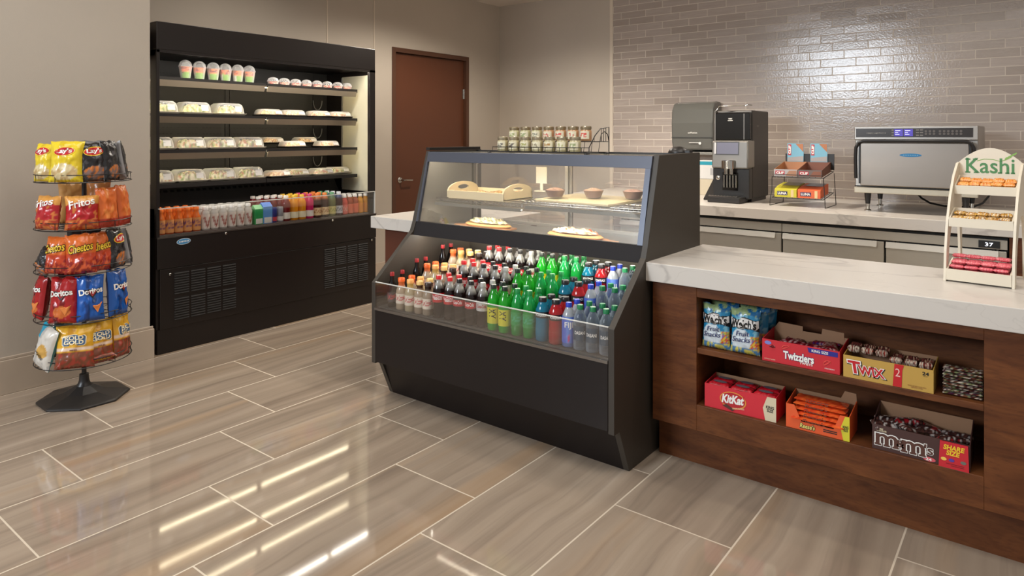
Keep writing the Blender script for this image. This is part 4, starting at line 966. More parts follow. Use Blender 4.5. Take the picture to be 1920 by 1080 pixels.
def bar(label, x, y, z, w_, d_, h_, pal, seed, group, rot=0, tilt=0, cat='candy bar', name='candy_bar', dec=None, sc=18):
    cf = lambda u, v: pal[int(abs(noise.noise(Vector((u*sc*.35+seed*1.7, v*sc*.2, seed*.3))))*2.4*len(pal)) % len(pal)]
    g = G()
    def P(s): 
        def f(u, v):
            e = max(0, 1-abs(2*u-1)**6)**.5*max(0, 1-abs(2*v-1)**2.2)**.5; wz = (.002*math.sin(v*60) if (u < .06 or u > .94) else 0)
            return ((u-.5)*w_, (v-.5)*d_, h_/2+s*h_/2*e*(.85+.2*noise.noise(Vector((u*9, v*5, seed))))+wz)
        return f
    g.grid(18, 8, P(1), cf); g.grid(18, 8, P(-1), cf)
    o = g.build(name, FILM, None, smooth=True, ang=60); o.location = (x, y, z); o.rotation_euler = (tilt, 0, rot); tag(o, label, cat, group)
    return o
S1, S0 = .5515, .2975
# fruit snack bags
def c_wel(u, v):
    if v < .14: return (200, 190, 90) if nn(u, v, 9) > 0 else (80, 130, 170)
    if ins(u, v, .42, .30, .36, .26): return (206, 216, 222)
    if u > .68 and v < .42: return [(200, 70, 60), (220, 190, 60), (60, 120, 180), (120, 160, 80)][int(abs(nn(u, v, 9, 3))*9) % 4]
    if v > .84: return (26, 100, 150) if nn(u, v, 7) > .0 else (150, 170, 120)
    return (40, 132, 176) if nn(u, v, 6) > -.1 else (120, 180, 200)
def d_wel(o, F):
    fo = lambda q: (lambda x, y: F(x, y)+Vector((0, -q, 0)))
    pl = [(-.060, .106), (0, .112), (.060, .106), (.060, .150), (0, .158), (-.060, .152)]
    patch([(a*1.03, .131+(b-.131)*1.14) for a, b in pl], fo(.0006), INK, o, 'banner_rim', 5); patch(pl, fo(.0016), mat('banner_white', (226, 222, 218), .4), o, 'banner', 5)
    text("Welch's", .104, .036, lambda x, y: F(x, y+.132)+Vector((0, -.0032, 0)), INK, o, 'lettering', .03)
    text('Fruit\nSnacks', .078, .046, rot2(lambda x, y: F(x-.006, y+.077)+Vector((0, -.0026, 0)), .06), mat('navy_ink', (40, 50, 100), .5), o, 'flavour_lettering', .01, .25)
WB = (30, 84, 120)
for x, y, lab, sd in ((2.985, 1.165, 'front fruit snack bag with white banner at the left end of the upper shelf', 61), (2.985, 1.035, 'front fruit snack bag with white banner, nearest the red licorice box', 62), (3.06, 1.155, 'fruit snack bag just behind the left front one on the upper shelf', 63), (3.06, 1.02, 'fruit snack bag just behind the right front one on the upper shelf', 64), (3.14, 1.15, 'rearmost left blue fruit snack bag on the upper shelf', 65), (3.14, 1.01, 'rearmost right blue fruit snack bag on the upper shelf', 66)):
    bag(lab, x, y, S1+.001, -PI/2, .132, .195, .055, c_wel, WB, sd, 'fruit snack bags on the upper counter shelf', lean=.06, decor=d_wel if x < 3 else None)
# red licorice box
t, f = carded('candy_box', 'red open licorice carton with white lettering on the upper counter shelf', 2.95, .797, S1, .304, .16, .092, (196, 34, 46), hb=.108, flap=[(.045, .10), (.135, .10), (.135, .128), (.05, .132)])
G().prism([(-.152, .10), (-.03, .10), (-.03, .128), (-.13, .132)], .156, .161, 'y').build('flap', KRAFT, t)
text('Twizzlers', .118, .030, rot2(shift(f, -.005, -.006), .0), mat('navy_outline', (50, 40, 110), .5), t, 'lettering_outline', .07); text('Twizzlers', .118, .030, shift(lambda x, y: f(x, y)+Vector((0, -.0008, 0)), -.005, -.006), WHITE, t, 'lettering', .035)
text('TWISTS', .050, .009, shift(f, .025, -.028), WHITE, t, 'lettering', .02)
patch([(.035, .022), (.145, .022), (.145, .041), (.030, .041)], f, mat('band_blue', (36, 34, 130), .4), t, 'blue_band', 1); text('KING SIZE', .062, .010, shift(lambda x, y: f(x, y)+Vector((0, -.001, 0)), .078, .0315), WHITE, t, 'lettering', .02)
patch(ell(-.128, .032, .014, .008), f, mat('oval_blue', (120, 130, 200), .4), t, 'oval_badge', 1)
g = G(); 
for i in range(3): g.tube([f(.105+.014*math.cos(a+i*.9)-.0, -.008+.010*math.sin(a*1.3+i))+Vector((0, -.0005, 0)) for a in [q*.35 for q in range(16)]], .0008, 4)
for i in range(3): g.tube([f(-.055+.016*math.cos(a+i*.9), .026+.008*math.sin(a*1.3+i))+Vector((0, -.0005, 0)) for a in [q*.35 for q in range(14)]], .0008, 4)
g.build('printed_twists', mat('twist_pink', (226, 90, 80), .5), t)
text('STRAWBERRY', .038, .005, shift(f, .115, -.030), WHITE, t, 'small_lettering'); text('ARTIFICIALLY FLAVORED', .045, .004, shift(f, -.12, -.036), CRM, t, 'small_lettering')
LP = [(96, 14, 26), (130, 24, 34), (70, 10, 20), (190, 150, 150)]
for j, (dx, dy, dz) in enumerate([(.03, .10, .062), (.05, .04, .074), (.10, .05, .06), (.04, -.045, .072), (.06, -.10, .078), (.11, -.07, .074), (.09, -.01, .06)]):
    bar('dark red licorice pack heaped in the red open carton', 2.97+dx, .797+dy, S1+dz-.014, .11, .055, .030, LP+[(50, 40, 110)] if j == 5 else LP, j+1, 'licorice packs in the red carton', rot=rnd.uniform(-.6, .6)+PI/2*(j % 2), tilt=rnd.uniform(-.3, .3))
# gold caramel bar box
t, f = carded('candy_box', 'gold candy carton with red slanted lettering on the upper counter shelf', 2.945, .478, S1, .306, .15, .086, (188, 150, 70), hb=.10)
g2 = lambda q: (lambda x, y: f(x, y)+Vector((0, -q, 0)))
for s_, ww, hh, cx, cy in (('T', .040, .044, -.112, .002), ('WIX', .086, .032, -.054, -.005)):
    text(s_, ww, hh, shift(g2(0), cx+.002, cy-.002), INK, t, 'lettering_shadow', .10, -.15); text(s_, ww, hh, shift(g2(.0008), cx, cy), WHITE, t, 'lettering_outline', .08, -.15); text(s_, ww, hh, shift(g2(.0016), cx, cy), RED, t, 'lettering', .03, -.15)
patch([(.020, -.042), (.050, -.042), (.052, .022), (.058, .043), (.026, .043)], g2(.0004), RED, t, 'red_stripe', 1); text('2', .016, .030, shift(g2(.0012), .037, .012), mat('pale_pink', (236, 190, 180), .5), t, 'lettering'); text('24', .020, .012, shift(f, .128, .026), INK, t, 'count_lettering', .03)
text('PER UNIT', .014, .003, shift(f, .128, .016), INK, t, 'small_lettering'); text('FRONT OF SHELF UNTIL SOLD\nKEEP BOX CLOSED', .06, .010, shift(f, .10, -.030), mat('brown_ink', (120,60,40)), t, 'small_lettering')
for j in range(6):
    for q in range(2):
        hi = .112 if j < 3 else .094
        bar('dark wrapped caramel bar upright in the gold carton', 2.985+.055*q, .600-.049*j, S1+hi-.024, .044, .045, .032, [(74, 34, 32), (110, 56, 46), (60, 26, 28), (196, 160, 130)] if q else [(206, 190, 170), (90, 44, 40), (150, 60, 50)], j+q*7, 'caramel bars in the gold carton', rot=PI/2+.05*j, tilt=.35, sc=40)
# stack of chocolate wrapped bars at the right
SP = [(70, 34, 30), (196, 186, 170), (110, 70, 50), (120, 130, 90), (60, 26, 50)]
for j in range(9):
    bar('long brown and white wrapped bar in the pile at the right of the upper shelf', 2.99+.002*(j % 3), .238, S1+.0005+.0113*j, .122, .05, .0112, SP, j+3, 'bars piled at the right end of the upper shelf', rot=PI/2, sc=16)
# lower shelf : red wafer box
t, f = carded('candy_box', 'red wafer candy carton with white oval lettering on the lower counter shelf', 2.95, 1.047, S0, .31, .14, .102, (206, 40, 54), hb=.112, rot=.02, notch=[(.06, .102), (.0, .098), (-.04, .102)])
g2 = lambda q: (lambda x, y: f(x, y)+Vector((0, -q, 0)))
patch(ell(-.028, .0, .058, .037, 32), g2(0), mat('gold_ring', (224, 150, 60), .4), t, 'oval_rim', 1); patch(ell(-.028, .001, .053, .032, 32), g2(.0006), mat('oval_red', (180, 26, 36), .4), t, 'oval_field', 1)
text('KitKat', .092, .034, rot2(shift(g2(.0014), -.026, .004), .06), RED, t, 'lettering_shadow', .09, .2); text('KitKat', .092, .034, rot2(shift(g2(.002), -.027, .005), .06), WHITE, t, 'lettering', .04, .2)
patch([(-.075, -.030), (-.03, -.046), (-.02, -.038), (-.055, -.020)], g2(.0016), mat('chocolate_brown', (84, 44, 34), .5), t, 'printed_wafer', 1)
text('CRISP WAFERS', .052, .007, rot2(shift(g2(.0022), -.004, -.030), .15), CRM, t, 'small_lettering')
patch([(.110, -.051), (.155, -.051), (.155, .050), (.118, .050), (.100, .0)], g2(.0004), mat('panel_cream', (214, 200, 170), .45), t, 'cream_panel', 1)
text('KING\nSIZE', .032, .026, shift(g2(.0012), .130, .0), INK, t, 'lettering', .03)
for j in range(3):
    for q in range(2):
        o = bar('red wafer bar with grey oval lying in the red carton', 2.985+.055*q, 1.145-.1*j, S0+.084, .094, .05, .026, [(186, 26, 40), (150, 18, 30), (196, 40, 50)], j+q*4, 'wafer bars in the red carton', rot=PI/2)
        patch(ell(0, 0, .030, .014), lambda x, y: Vector((x, y, .0262)), mat('oval_grey', (110, 100, 110), .4), o, 'printed_oval', 1)
# orange peanut butter box
t, f = carded('candy_box', 'orange candy carton with cut-out front and yellow corner on the lower shelf', 2.945, .729, S0, .242, .14, .096, (226, 92, 44), hb=.118, notch=[(.086, .096), (.062, .034), (-.06, .034), (-.088, .096)], flap=[(.06, .118), (.12, .118), (.118, .148), (.075, .15)])
g2 = lambda q: (lambda x, y: f(x, y)+Vector((0, -q, 0)))
patch([(.098, -.048), (.121, -.048), (.121, .048), (.105, .048), (.088, .0)], g2(.0004), mat('corner_yellow', (210, 200, 50), .45), t, 'yellow_corner', 1)
text('KING\nSIZE', .020, .022, shift(g2(.0012), .107, .0), INK, t, 'lettering', .03)
text("Reese's", .056, .018, shift(g2(0), -.036, -.029), INK, t, 'lettering_shadow', .09, .15); text("Reese's", .056, .018, shift(g2(.001), -.036, -.028), mat('pale_yellow', (236, 220, 120), .4), t, 'lettering', .02, .15)
g = G(); 
for zz in (-.024, -.031): a = f(.022, zz); g.box(.024, .075, -.0012, -.0006, .048+zz-.002, .048+zz+.002)
g.build('printed_lines', INK, t)
for j in range(5):
    o = bar('orange wrapped peanut butter cup pack in the orange carton', 2.972+.012*j, .729, S0+.036+.016*j, .20, .075, .018, [(216, 74, 34), (226, 100, 44), (196, 60, 30)], j, 'orange packs in the orange carton', rot=PI/2, tilt=0)
    o.rotation_euler = (.0, .0, -PI/2)
    text("REESE'S" if j > 3 else "Reese's", .085, .014, lambda x, y: Vector((x-.01, -.0355+.0, .009+y*.8)), mat('brown_ink', (120,60,40)), o, 'lettering', .03, .2)
# brown candy box
t, f = carded('candy_box', 'dark brown candy carton with outlined lettering and red corner on the lower shelf', 2.945, .370, S0, .316, .16, .094, (70, 44, 40), hb=.135)
g2 = lambda q: (lambda x, y: f(x, y)+Vector((0, -q, 0)))
mb = mat('candy_brown', (84, 50, 40), .45)
for s_, ww, hh, cx, cy in (('m', .072, .042, -.108, -.006), ('m', .072, .042, -.020, -.010), ('&', .024, .026, -.062, -.006), ("'s", .026, .034, .030, -.002)):
    text(s_, ww, hh, shift(g2(0), cx, cy), WHITE, t, 'lettering_outline', .055); text(s_, ww, hh, shift(g2(.0012), cx, cy), mb, t, 'lettering', .018)
    if s_ == 'm':      # slab feet of the letter m
        for q in (-.030, .0, .030):
            patch([(cx+q-.013, cy-.025), (cx+q+.013, cy-.025), (cx+q+.013, cy-.014), (cx+q-.013, cy-.014)], g2(.0003), WHITE, t, 'lettering_foot_rim', 1)
            patch([(cx+q-.011, cy-.023), (cx+q+.011, cy-.023), (cx+q+.011, cy-.016), (cx+q-.011, cy-.016)], g2(.0016), mb, t, 'lettering_foot', 1)
text('MILK\nCHOCOLATE', .034, .013, shift(g2(0), -.126, .030), CRM, t, 'small_lettering', .02)
patch(ell(.032, -.037, .020, .008), g2(0), mat('count_pink', (210, 90, 100), .4), t, 'count_oval', 1); text('24', .018, .009, shift(g2(.001), .030, -.037), WHITE, t, 'count_lettering', .03)
t2 = G().prism([(.062, -.001), (.155, -.001), (.152, .093), (.066, .093)], -.010, -.006, 'y').build('red_card', mat('card_196_34_46', (196, 34, 46)), t)
fr_ = lambda x, y: Vector((.108+x, -.0112, .047+y))
text('SHARE\nSIZE', .062, .036, shift(fr_, 0, .018), YEL, t2, 'lettering', .04, .15)
for cx, cc in ((-.030, (236, 196, 90)), (-.006, (90, 60, 150)), (.030, (110, 110, 100))): patch(ell(cx, -.017, .009, .006, 16), fr_, mat('spot_%d%d%d' % cc, cc, .4), t2, 'printed_candy', 1)
g = G(); g.box(.085, .14, -.0108, -.0102, .015, .017).box(.10, .14, -.0108, -.0102, .009, .011); g.build('printed_lines', mat('dark_red_ink', (120, 16, 26), .5), t2)
MP = [(50, 30, 28), (74, 44, 38), (34, 20, 20), (180, 170, 165), (60, 36, 30)]
for j, (dx, dy, dz) in enumerate([(.03, .12, .085), (.06, .11, .095), (.03, .06, .09), (.07, .05, .10), (.04, .0, .085), (.08, -.01, .09), (.05, -.05, .078), (.04, -.10, .08), (.08, -.11, .085)]):
    bar('dark brown candy pouch heaped in the brown carton', 2.965+dx, .370+dy, S0+dz-.016, .105, .058, .030, MP+([(160, 24, 36)]*2 if j in (3, 5, 7) else []), j+2, 'candy pouches in the brown carton', rot=PI/2+rnd.uniform(-.7, .7), tilt=rnd.uniform(-.4, .4), sc=11)

# ================================================================ SNACK BAR STAND ON THE FRONT COUNTER
k = thing('snack_stand', 'white tiered stand with green lettering holding snack packs on the counter', 'stand', (3.262, .210, .9145), math.radians(-95.5))
CR = mat('stand_cream', (222, 212, 192), .4)
TW = .112
def sidep(sx):
    # arched side board in the local Y-Z plane
    out = []
    fr = [(0, 0), (.012, .12), (.045, .24), (.10, .34), (.165, .42), (.235, .47), (.262, .475), (.285, .44), (.305, .34), (.315, .20), (.318, 0), (.285, 0), (.278, .14), (.250, .235), (.20, .265), (.13, .235), (.075, .15), (.045, .05), (.04, 0)]
    g = G()
    n = len(fr)
    a = sx*(TW-.003); b = sx*(TW+.006); lo, hi = min(a, b), max(a, b)
    # strips so that the concave board stays clean
    outer = [(0,0),(.012,.12),(.045,.24),(.10,.34),(.165,.42),(.235,.47),(.262,.475),(.285,.44),(.305,.34),(.315,.20),(.318,0)]
    inner = [(.04,0),(.05,.08),(.075,.16),(.115,.225),(.165,.262),(.200,.268),(.225,.262),(.250,.235),(.265,.19),(.278,.12),(.285,0)]
    for i in range(len(outer)-1):
        g.prism([outer[i], outer[i+1], inner[i+1], inner[i]], lo, hi, 'x')
    return g
for sx in (-1, 1): sidep(sx).build('side_board', CR, k)
def tray(y0, z0, d_, lip, bk, wv):
    g = G().box(-wv, wv, y0, y0+.006, z0, z0+lip).box(-wv, wv, y0+.006, y0+d_, z0, z0+.006).box(-wv, wv, y0+d_-.005, y0+d_, z0+.006, z0+bk).prism([(y0+.006, z0+.006), (y0+d_-.005, z0+.006), (y0+d_-.005, z0+bk), (y0+.006, z0+lip)], -wv, -wv+.006, 'x').prism([(y0+.006, z0+.006), (y0+d_-.005, z0+.006), (y0+d_-.005, z0+bk), (y0+.006, z0+lip)], wv-.006, wv, 'x')
    g.build('tray', CR, k)
tray(.0, .006, .115, .045, .075, TW-.004); tray(.045, .218, .10, .036, .070, TW-.004); tray(.150, .345, .10, .036, .075, TW-.004)
hd = [(-.112, .385)]+[(-.112+.224*i/16, .475+.062*math.sin(PI*i/16)**.9) for i in range(17)]+[(.112, .385)]
G().prism(hd, .262, .268, 'y').build('header_board', CR, k)
fk = lambda x, y: Vector((x, .2606, .462+y))
GRN = mat('leaf_green', (70, 130, 76), .5); GR2 = mat('leaf_light', (130, 176, 80), .5)
text('Kashi', .168, .062, shift(fk, 0, 0), GRN, k, 'lettering', .01)
g = G()
def serif(cx, cy, w2): 
    p = [fk(cx-w2, cy-.003), fk(cx+w2, cy-.003), fk(cx+w2, cy+.003), fk(cx-w2, cy+.003)]; g.add(p, [(0,1,2,3)])
for cx, cy, w2 in ((-.0785, -.029, .009), (-.0785, .0265, .009), (-.049, -.029, .008), (-.052, .0265, .008), (.0345, -.029, .007), (.0605, -.029, .007), (.0795, -.029, .007)): serif(cx, cy, w2)
g.build('lettering_serif', GRN, k)
g = G()
pts = [(-.045, .020), (-.02, .028), (.01, .027), (.035, .020), (.055, .026), (.075, .038)]
for i in range(len(pts)-1): a, b = pts[i], pts[i+1]; g.add([fk(a[0], a[1]-.0012), fk(b[0], b[1]-.0012), fk(b[0], b[1]+.0012), fk(a[0], a[1]+.0012)], [(0,1,2,3)])
g.build('printed_stem', GR2, k)
for i in range(5): patch(ell(.056+i*.008, .032+i*.005, .007, .0028, 12, .9), fk, GR2, k, 'printed_leaf', 1)
Mk = Matrix.Translation((3.262, .210, .9145)) @ Matrix.Rotation(math.radians(-95.5), 4, 'Z')
def onk(x, y, z): p = Mk @ Vector((x, y, z)); return p.x, p.y, p.z
for tier, (y0, z0, pal, lab, grp, nn_) in enumerate(((.008, .013, [(226, 108, 118), (208, 82, 96), (236, 146, 150)], 'pink wrapped snack bar lying in the lowest tray of the white stand', 'pink bars in the lowest tray', 3), (.052, .225, [(176, 120, 40), (206, 160, 70), (120, 80, 36), (226, 214, 190)], 'brown and gold wrapped snack in the middle tray of the white stand', 'brown snacks in the middle tray', 1), (.157, .352, [(226, 140, 50), (240, 170, 90), (206, 110, 40)], 'orange wrapped snack in the top tray of the white stand', 'orange snacks in the top tray', 1))):
    if tier == 0:
        for lv in range(5):
            for j in range(4):
                for q in range(2):
                    p = onk(-.076+.049*j+(.006 if lv % 2 else 0), y0+.022+.042*q+.004*lv, z0+.0185*lv)
                    if lv == 4 and q == 0: continue
                    bar(lab, *p, .050, .038, .0185, pal, j+lv*3+q, grp, rot=math.radians(-95.5)+rnd.uniform(-.08, .08), cat='snack bar', name='snack_bar')
    else:
        for j in range(5):
            for q in range(2):
                p = onk(-.078+.039*j, y0+.022+.036*q, z0+.014+.014*q+rnd.uniform(0, .004))
                bar(lab, *p, .040, .036, .032 if tier == 2 else .024, pal, j+q*5, grp, rot=math.radians(-95.5)+rnd.uniform(-.2, .2), cat='snack bar', name='snack_bar')

# ================================================================ COFFEE MACHINE
ZC = .9145
k = thing('coffee_machine', 'tall dark coffee machine with touch screen on the back counter', 'coffee machine', (6.02, 2.22, ZC), -PI/2)
MB_ = mat('machine_body', (52, 48, 44), .4); MG = mat('machine_grey', (120, 116, 110), .35, metal=.5); MD = mat('machine_dark', (40, 38, 37), .3)
G().box(-.165, .165, .10, .55, .03, .82).build('body', MB_, k, bevel=.012)
G().box(-.165, .165, .02, .10, .03, .30).build('lower_housing', MD, k, bevel=.006)
GB = mat('gloss_black', (12, 12, 13), .06, coat=.6)
G().box(-.163, .155, .06, .12, .555, .80).build('bean_window', GB, k, bevel=.008)
G().box(-.165, -.155, .055, .10, .54, .82).build('window_frame', MG, k); G().box(.10, .108, .058, .062, .56, .79).build('window_frame', MG, k)
g = G().tube([(-.165, .06, .70), (-.165, .055, .80), (-.12, .06, .86), (-.02, .08, .862), (.10, .10, .862)], .004, 8).tube([(.10, .10, .862), (.12, .10, .87), (.14, .16, .868)], .004, 8); g.build('top_rail', CHROME, k, smooth=True)
g = G().prism([(-.018, .30), (-.002, .545), (.10, .555), (.10, .30)], -.165, .165, 'x'); g.build('front_head', MG, k, bevel=.012)
G().box(.150, .168, -.01, .15, .31, .55).build('head_trim', mat('machine_grey2', (150, 146, 138), .3, metal=.6), k, bevel=.01)
ff = lambda x, z: Vector((x, -.018+(z-.30)*.0653-.0015, z))
g = G(); g.add([ff(-.118, .43), ff(.075, .43), ff(.075, .53), ff(-.118, .53)], [(0,1,2,3)]); g.build('touch_screen', mat('screen_grey', (104, 104, 118), .15, emit=.25), k)
g = G(); g.add([ff(-.142, .43), ff(-.126, .43), ff(-.126, .53), ff(-.142, .53)], [(0,1,2,3)]); g.build('screen_side_strip', mat('strip_pale', (200, 198, 196), .3), k)
g = G(); g.add([ff(-.13, .42), ff(.085, .42), ff(.085, .54), ff(-.13, .54)], [(0,1,2,3)]); o = g.build('screen_bezel', mat('bezel', (66, 64, 64), .3), k); o.location = (0, .0008, 0)
G().lathe([(.060, 0), (.060, .070), (.052, .076)], (-.005, -.03, .30), 24).lathe([(.018, -.05), (.02, 0)], (-.02, -.04, .30), 16).lathe([(.018, -.05), (.02, 0)], (.025, -.04, .30), 16).build('spout', CHROME, k, smooth=True)
G().box(-.075, .065, .012, .021, .105, .265).build('cup_bay', GB, k)
g = G()
for j in range(5): g.cyl((-.055+.027*j, .0, .13), (-.055+.027*j, .0, .24), .006, 10)
g.build('inner_nozzle', CHROME, k, smooth=True)
G().lathe([(.020, 0), (.020, .010), (.012, .014)], (-.115, .02, .215), 20, (0, -1, 0)).build('selector_knob', CHROME, k, smooth=True)
G().box(-.165, .13, -.12, .10, .0, .055).build('drip_tray_base', MD, k, bevel=.01)
g = G().box(-.155, .10, -.115, -.01, .055, .062)
for j in range(9): g.box(-.15+.027*j, -.138+.027*j, -.112, -.015, .062, .065)
g.build('drip_grate', CHROME, k)
text('WMF', .035, .012, plane((-.02, .0585, .745), (1, 0, 0), (0, 0, 1)), WHITE, k, 'lettering', .02); text('espresso', .045, .008, plane((-.02, .0585, .728), (1, 0, 0), (0, 0, 1)), WHITE, k, 'lettering', .02)
text('WMF', .05, .015, plane((.1665, .24, .68), (0, 1, 0), (0, 0, 1)), MG, k, 'side_lettering', .02)
G().box(-.15, .15, .12, .52, .0, .03).build('feet', BLACKS, k)
# ---- towel dispenser
k = thing('towel_dispenser', 'smoky grey curved paper towel dispenser hanging on the tiled wall', 'dispenser', (6.975, 2.90, 1.34), -PI/2)
TG = mat('smoked_plastic', (92, 92, 88), .18, coat=.3)
pr = [(0, .0), (-.20, .02), (-.225, .10), (-.235, .30), (-.22, .44), (-.17, .51), (-.08, .525), (0, .525)]
G().prism(pr, -.22, .235, 'x').build('cover', TG, k, bevel=.02)
G().box(-.21, .225, -.20, 0, -.028, .0).build('tear_bar', mat('dispenser_grey', (120, 118, 112), .4), k, bevel=.004)
G().box(-.215, .23, -.2365, -.2285, .15, .155).build('seam', mat('seam_dark', (70, 70, 68), .4), k)
G().lathe([(.014, 0), (.014, .006)], (.10, -.232, .09), 16, (0, -1, 0)).box(-.02, .09, -.234, -.230, .094, .099).build('lock', mat('lock_white', (210, 208, 204), .4), k)
text('enMotion', .10, .018, plane((.02, -.237, .20), (1, 0, 0), (0, 0, 1)), WHITE, k, 'lettering')
# ---- carton with teal stripe and beige stand below the dispenser
k = thing('cup_lid_box', 'white carton with teal stripe standing behind the coffee machine', 'box', (6.62, 2.66, ZC), -PI/2)
G().box(-.12, .12, 0, .16, .16, .345).build('carton', mat('carton_white', (206, 204, 200), .5), k, bevel=.003)
G().box(-.1205, .1205, -.001, .0, .30, .335).build('teal_stripe', mat('teal_print', (30, 140, 160), .4), k)
g = G()
for j in range(6): g.box(.02+.012*j, .026+.012*j, -.0015, 0, .20, .27)
g.build('printed_marks', mat('grey_print', (130, 130, 132), .5), k)
G().box(-.12, .12, 0, .16, 0, .158).build('stand', mat('stand_beige', (196, 184, 160), .5), k, bevel=.004)
k = thing('machine_support', 'low slanted dark side unit standing left of the coffee machine', 'cooler', (6.10, 2.46, ZC), -PI/2)  # dark angled side support of the coffee machine
G().prism([(0, 0), (.40, 0), (.40, .22), (.30, .22)], -.045, .05, 'x').build('housing', BLACKS, k, bevel=.006)
G().prism([(.005, .006), (.30, .221), (.30, .224), (.0, .010)], -.04, .045, 'x').build('lid', MD, k)

# ================================================================ BAR BOX RACK ON THE BACK COUNTER
k = thing('wire_rack', 'two tier black wire rack holding snack bar boxes on the back counter', 'rack', (5.965, 1.632, ZC), -PI/2)
g = G(); hw = .205
for sx in (-1, 1):
    X_ = sx*hw
    g.tube([(X_, .02, .245), (X_, .0, .235), (X_+sx*.004, .01, .13), (X_+sx*.012, -.004, .07), (X_+sx*.016, -.01, .002), (X_+sx*.014, .36, .002), (X_, .36, .27)], .0032, 6)
    g.tube([(X_, .0, .245), (X_, .34, .285)], .0032, 6); g.tube([(X_, .0, .068), (X_, .34, .105)], .0032, 6)
for zz, dz in ((.245, .285), (.068, .105)):
    g.tube([(-hw, 0, zz), (hw, 0, zz)], .0032, 6); g.tube([(-hw, .34, dz), (hw, .34, dz)], .0032, 6)
    for j in range(9): a = -hw+(j+.5)*2*hw/9; g.tube([(a, 0, zz), (a, .34, dz)], .002, 5)
g.tube([(-hw, .0, .245+.02), (hw, .0, .245+.02)], .0025, 6)
g.build('wire_frame', WIRE, k, smooth=True)
G().box(-.185, .215, .315, .325, .30, .435).build('back_plate', BLACKS, k)
CLI = [(196, 186, 176), (150, 190, 206)]
def clifbox(cx, lab, tone, c2):
    t = thing('snack_bar_box', lab, 'box', (5.965+.012, 1.632-cx, ZC+.2505), -PI/2, 'open boxes on the top of the wire rack'); t.rotation_euler[0] = 0
    m = mat('box_%d' % tone[0], tone, .5); m2 = mat('box2_%d' % c2[0], c2, .5)
    w_ = .094
    G().prism([(0, 0), (.29, .034), (.29, .036), (0, .004)], -w_, w_, 'x').build('bottom_panel', m2, t)
    G().box(-w_, w_, -.002, .001, .0, .058).build('front_panel', m, t)
    for sx in (-1, 1): G().prism([(0, 0), (.29, .034), (.29, .115), (.02, .060), (0, .058)], sx*w_-.0015, sx*w_+.0015, 'x').build('side_panel', m2, t)
    G().box(-w_, w_, .289, .292, .034, .115).build('back_panel', m2, t)
    lid = G().prism([(.291, .10), (.294, .10), (.300, .275), (.297, .275)], -w_*.73, w_*.73, 'x').build('lid_panel', mat('lid_sky', (120, 176, 200), .5), t)
    fl = lambda x, z: Vector((x, .2905+(z-.10)*.034-.001, z))
    patch([(.0, .272), (.066, .272), (.066, .20)], fl, mat('lid_brown', (176, 116, 80), .5), lid, 'printed_cliff', 1)
    patch([(-.066, .12), (.066, .12), (.066, .165), (-.066, .150)], fl, mat('lid_grey', (160, 156, 156), .5), lid, 'printed_snow', 1)
    patch([(-.062, .172), (-.036, .172), (-.036, .266), (-.062, .266)], fl, mat('lid_red', (186, 40, 56), .4), lid, 'logo_field', 1)
    text('CLIF', .072, .018, rot2(lambda x, y: fl(x-.049, y+.219)+Vector((0, -.001, 0)), PI/2), WHITE, lid, 'lettering', .05)
    f = plane((0, -.0032, .029), (1, 0, 0), (0, 0, 1))
    patch([(-.082, -.016), (-.006, -.016), (-.006, .016), (-.082, .016)], f, mat('lid_red', (186, 40, 56)), t, 'logo_field', 1)
    text('CLIF', .060, .018, plane((-.044, -.0042, .029), (1, 0, 0), (0, 0, 1)), WHITE, t, 'lettering', .05)
    patch([(0, -.024), (.09, -.026), (.09, .02), (.03, .018)], f, mat('front_brown_%d' % tone[0], (136, 84, 62) if tone[0] < 150 else (170, 124, 96), .5), t, 'printed_rock', 1)
    return t
clifbox(-.098, 'open snack bar box with pale blue lid on the rack top, left one', (176, 170, 170), (170, 120, 84))
clifbox(.095, 'open snack bar box with blue lid and darker front, right on the rack top', (110, 96, 92), (120, 74, 56))
for j in range(6):
    q = j % 3; sx = -1 if j < 3 else 1
    bar('cream wrapped bar lying in an open box on the rack top, '+('left box' if j < 3 else 'right box'), 6.06+.06*q, 1.632-sx*.097, ZC+.268+.007*q, .15, .05, .016, [(206, 176, 120), (226, 210, 180), (170, 110, 70)], j, 'bars in the open boxes on the wire rack', rot=PI/2, tilt=0, cat='snack bar', name='snack_bar', sc=30)
def lunabox(cx, lab, col_, dk):
    t = thing('snack_bar_box', lab, 'box', (5.965+.004, 1.632-cx, ZC+.0735), -PI/2, 'closed boxes on the lower rack shelf'); m = mat('barbox_%d_%d' % (col_[0], col_[1]), col_, .45)
    w_ = .090; G().prism([(0, 0), (.26, .028), (.26, .112), (.09, .092), (0, .068)], -w_, w_, 'x').build('carton', m, t, bevel=.002)
    G().prism([(.10, .0955), (.25, .112), (.25, .1125), (.10, .0965)], -w_*.6, w_*.9, 'x').build('window', mat('barbox_win_%d' % dk[0], dk, .3), t)
    G().box(-.068, .016, -.001, 0, .018, .050).build('logo_field', mat('barbox_navy', (40, 36, 90), .4), t)
    text('LUNA', .070, .019, plane((-.026, -.0018, .034), (1, 0, 0), (0, 0, 1)), WHITE, t, 'lettering', .045)
    G().box(.044, .066, -.001, 0, .003, .064).build('pale_panel', mat('barbox_pale', (226, 200, 150), .5), t)
lunabox(-.096, 'yellow snack bar box with navy logo on the lower rack shelf', (206, 196, 60), (120, 110, 50))
lunabox(.092, 'orange snack bar box with navy logo on the lower rack shelf', (220, 104, 62), (60, 34, 44))

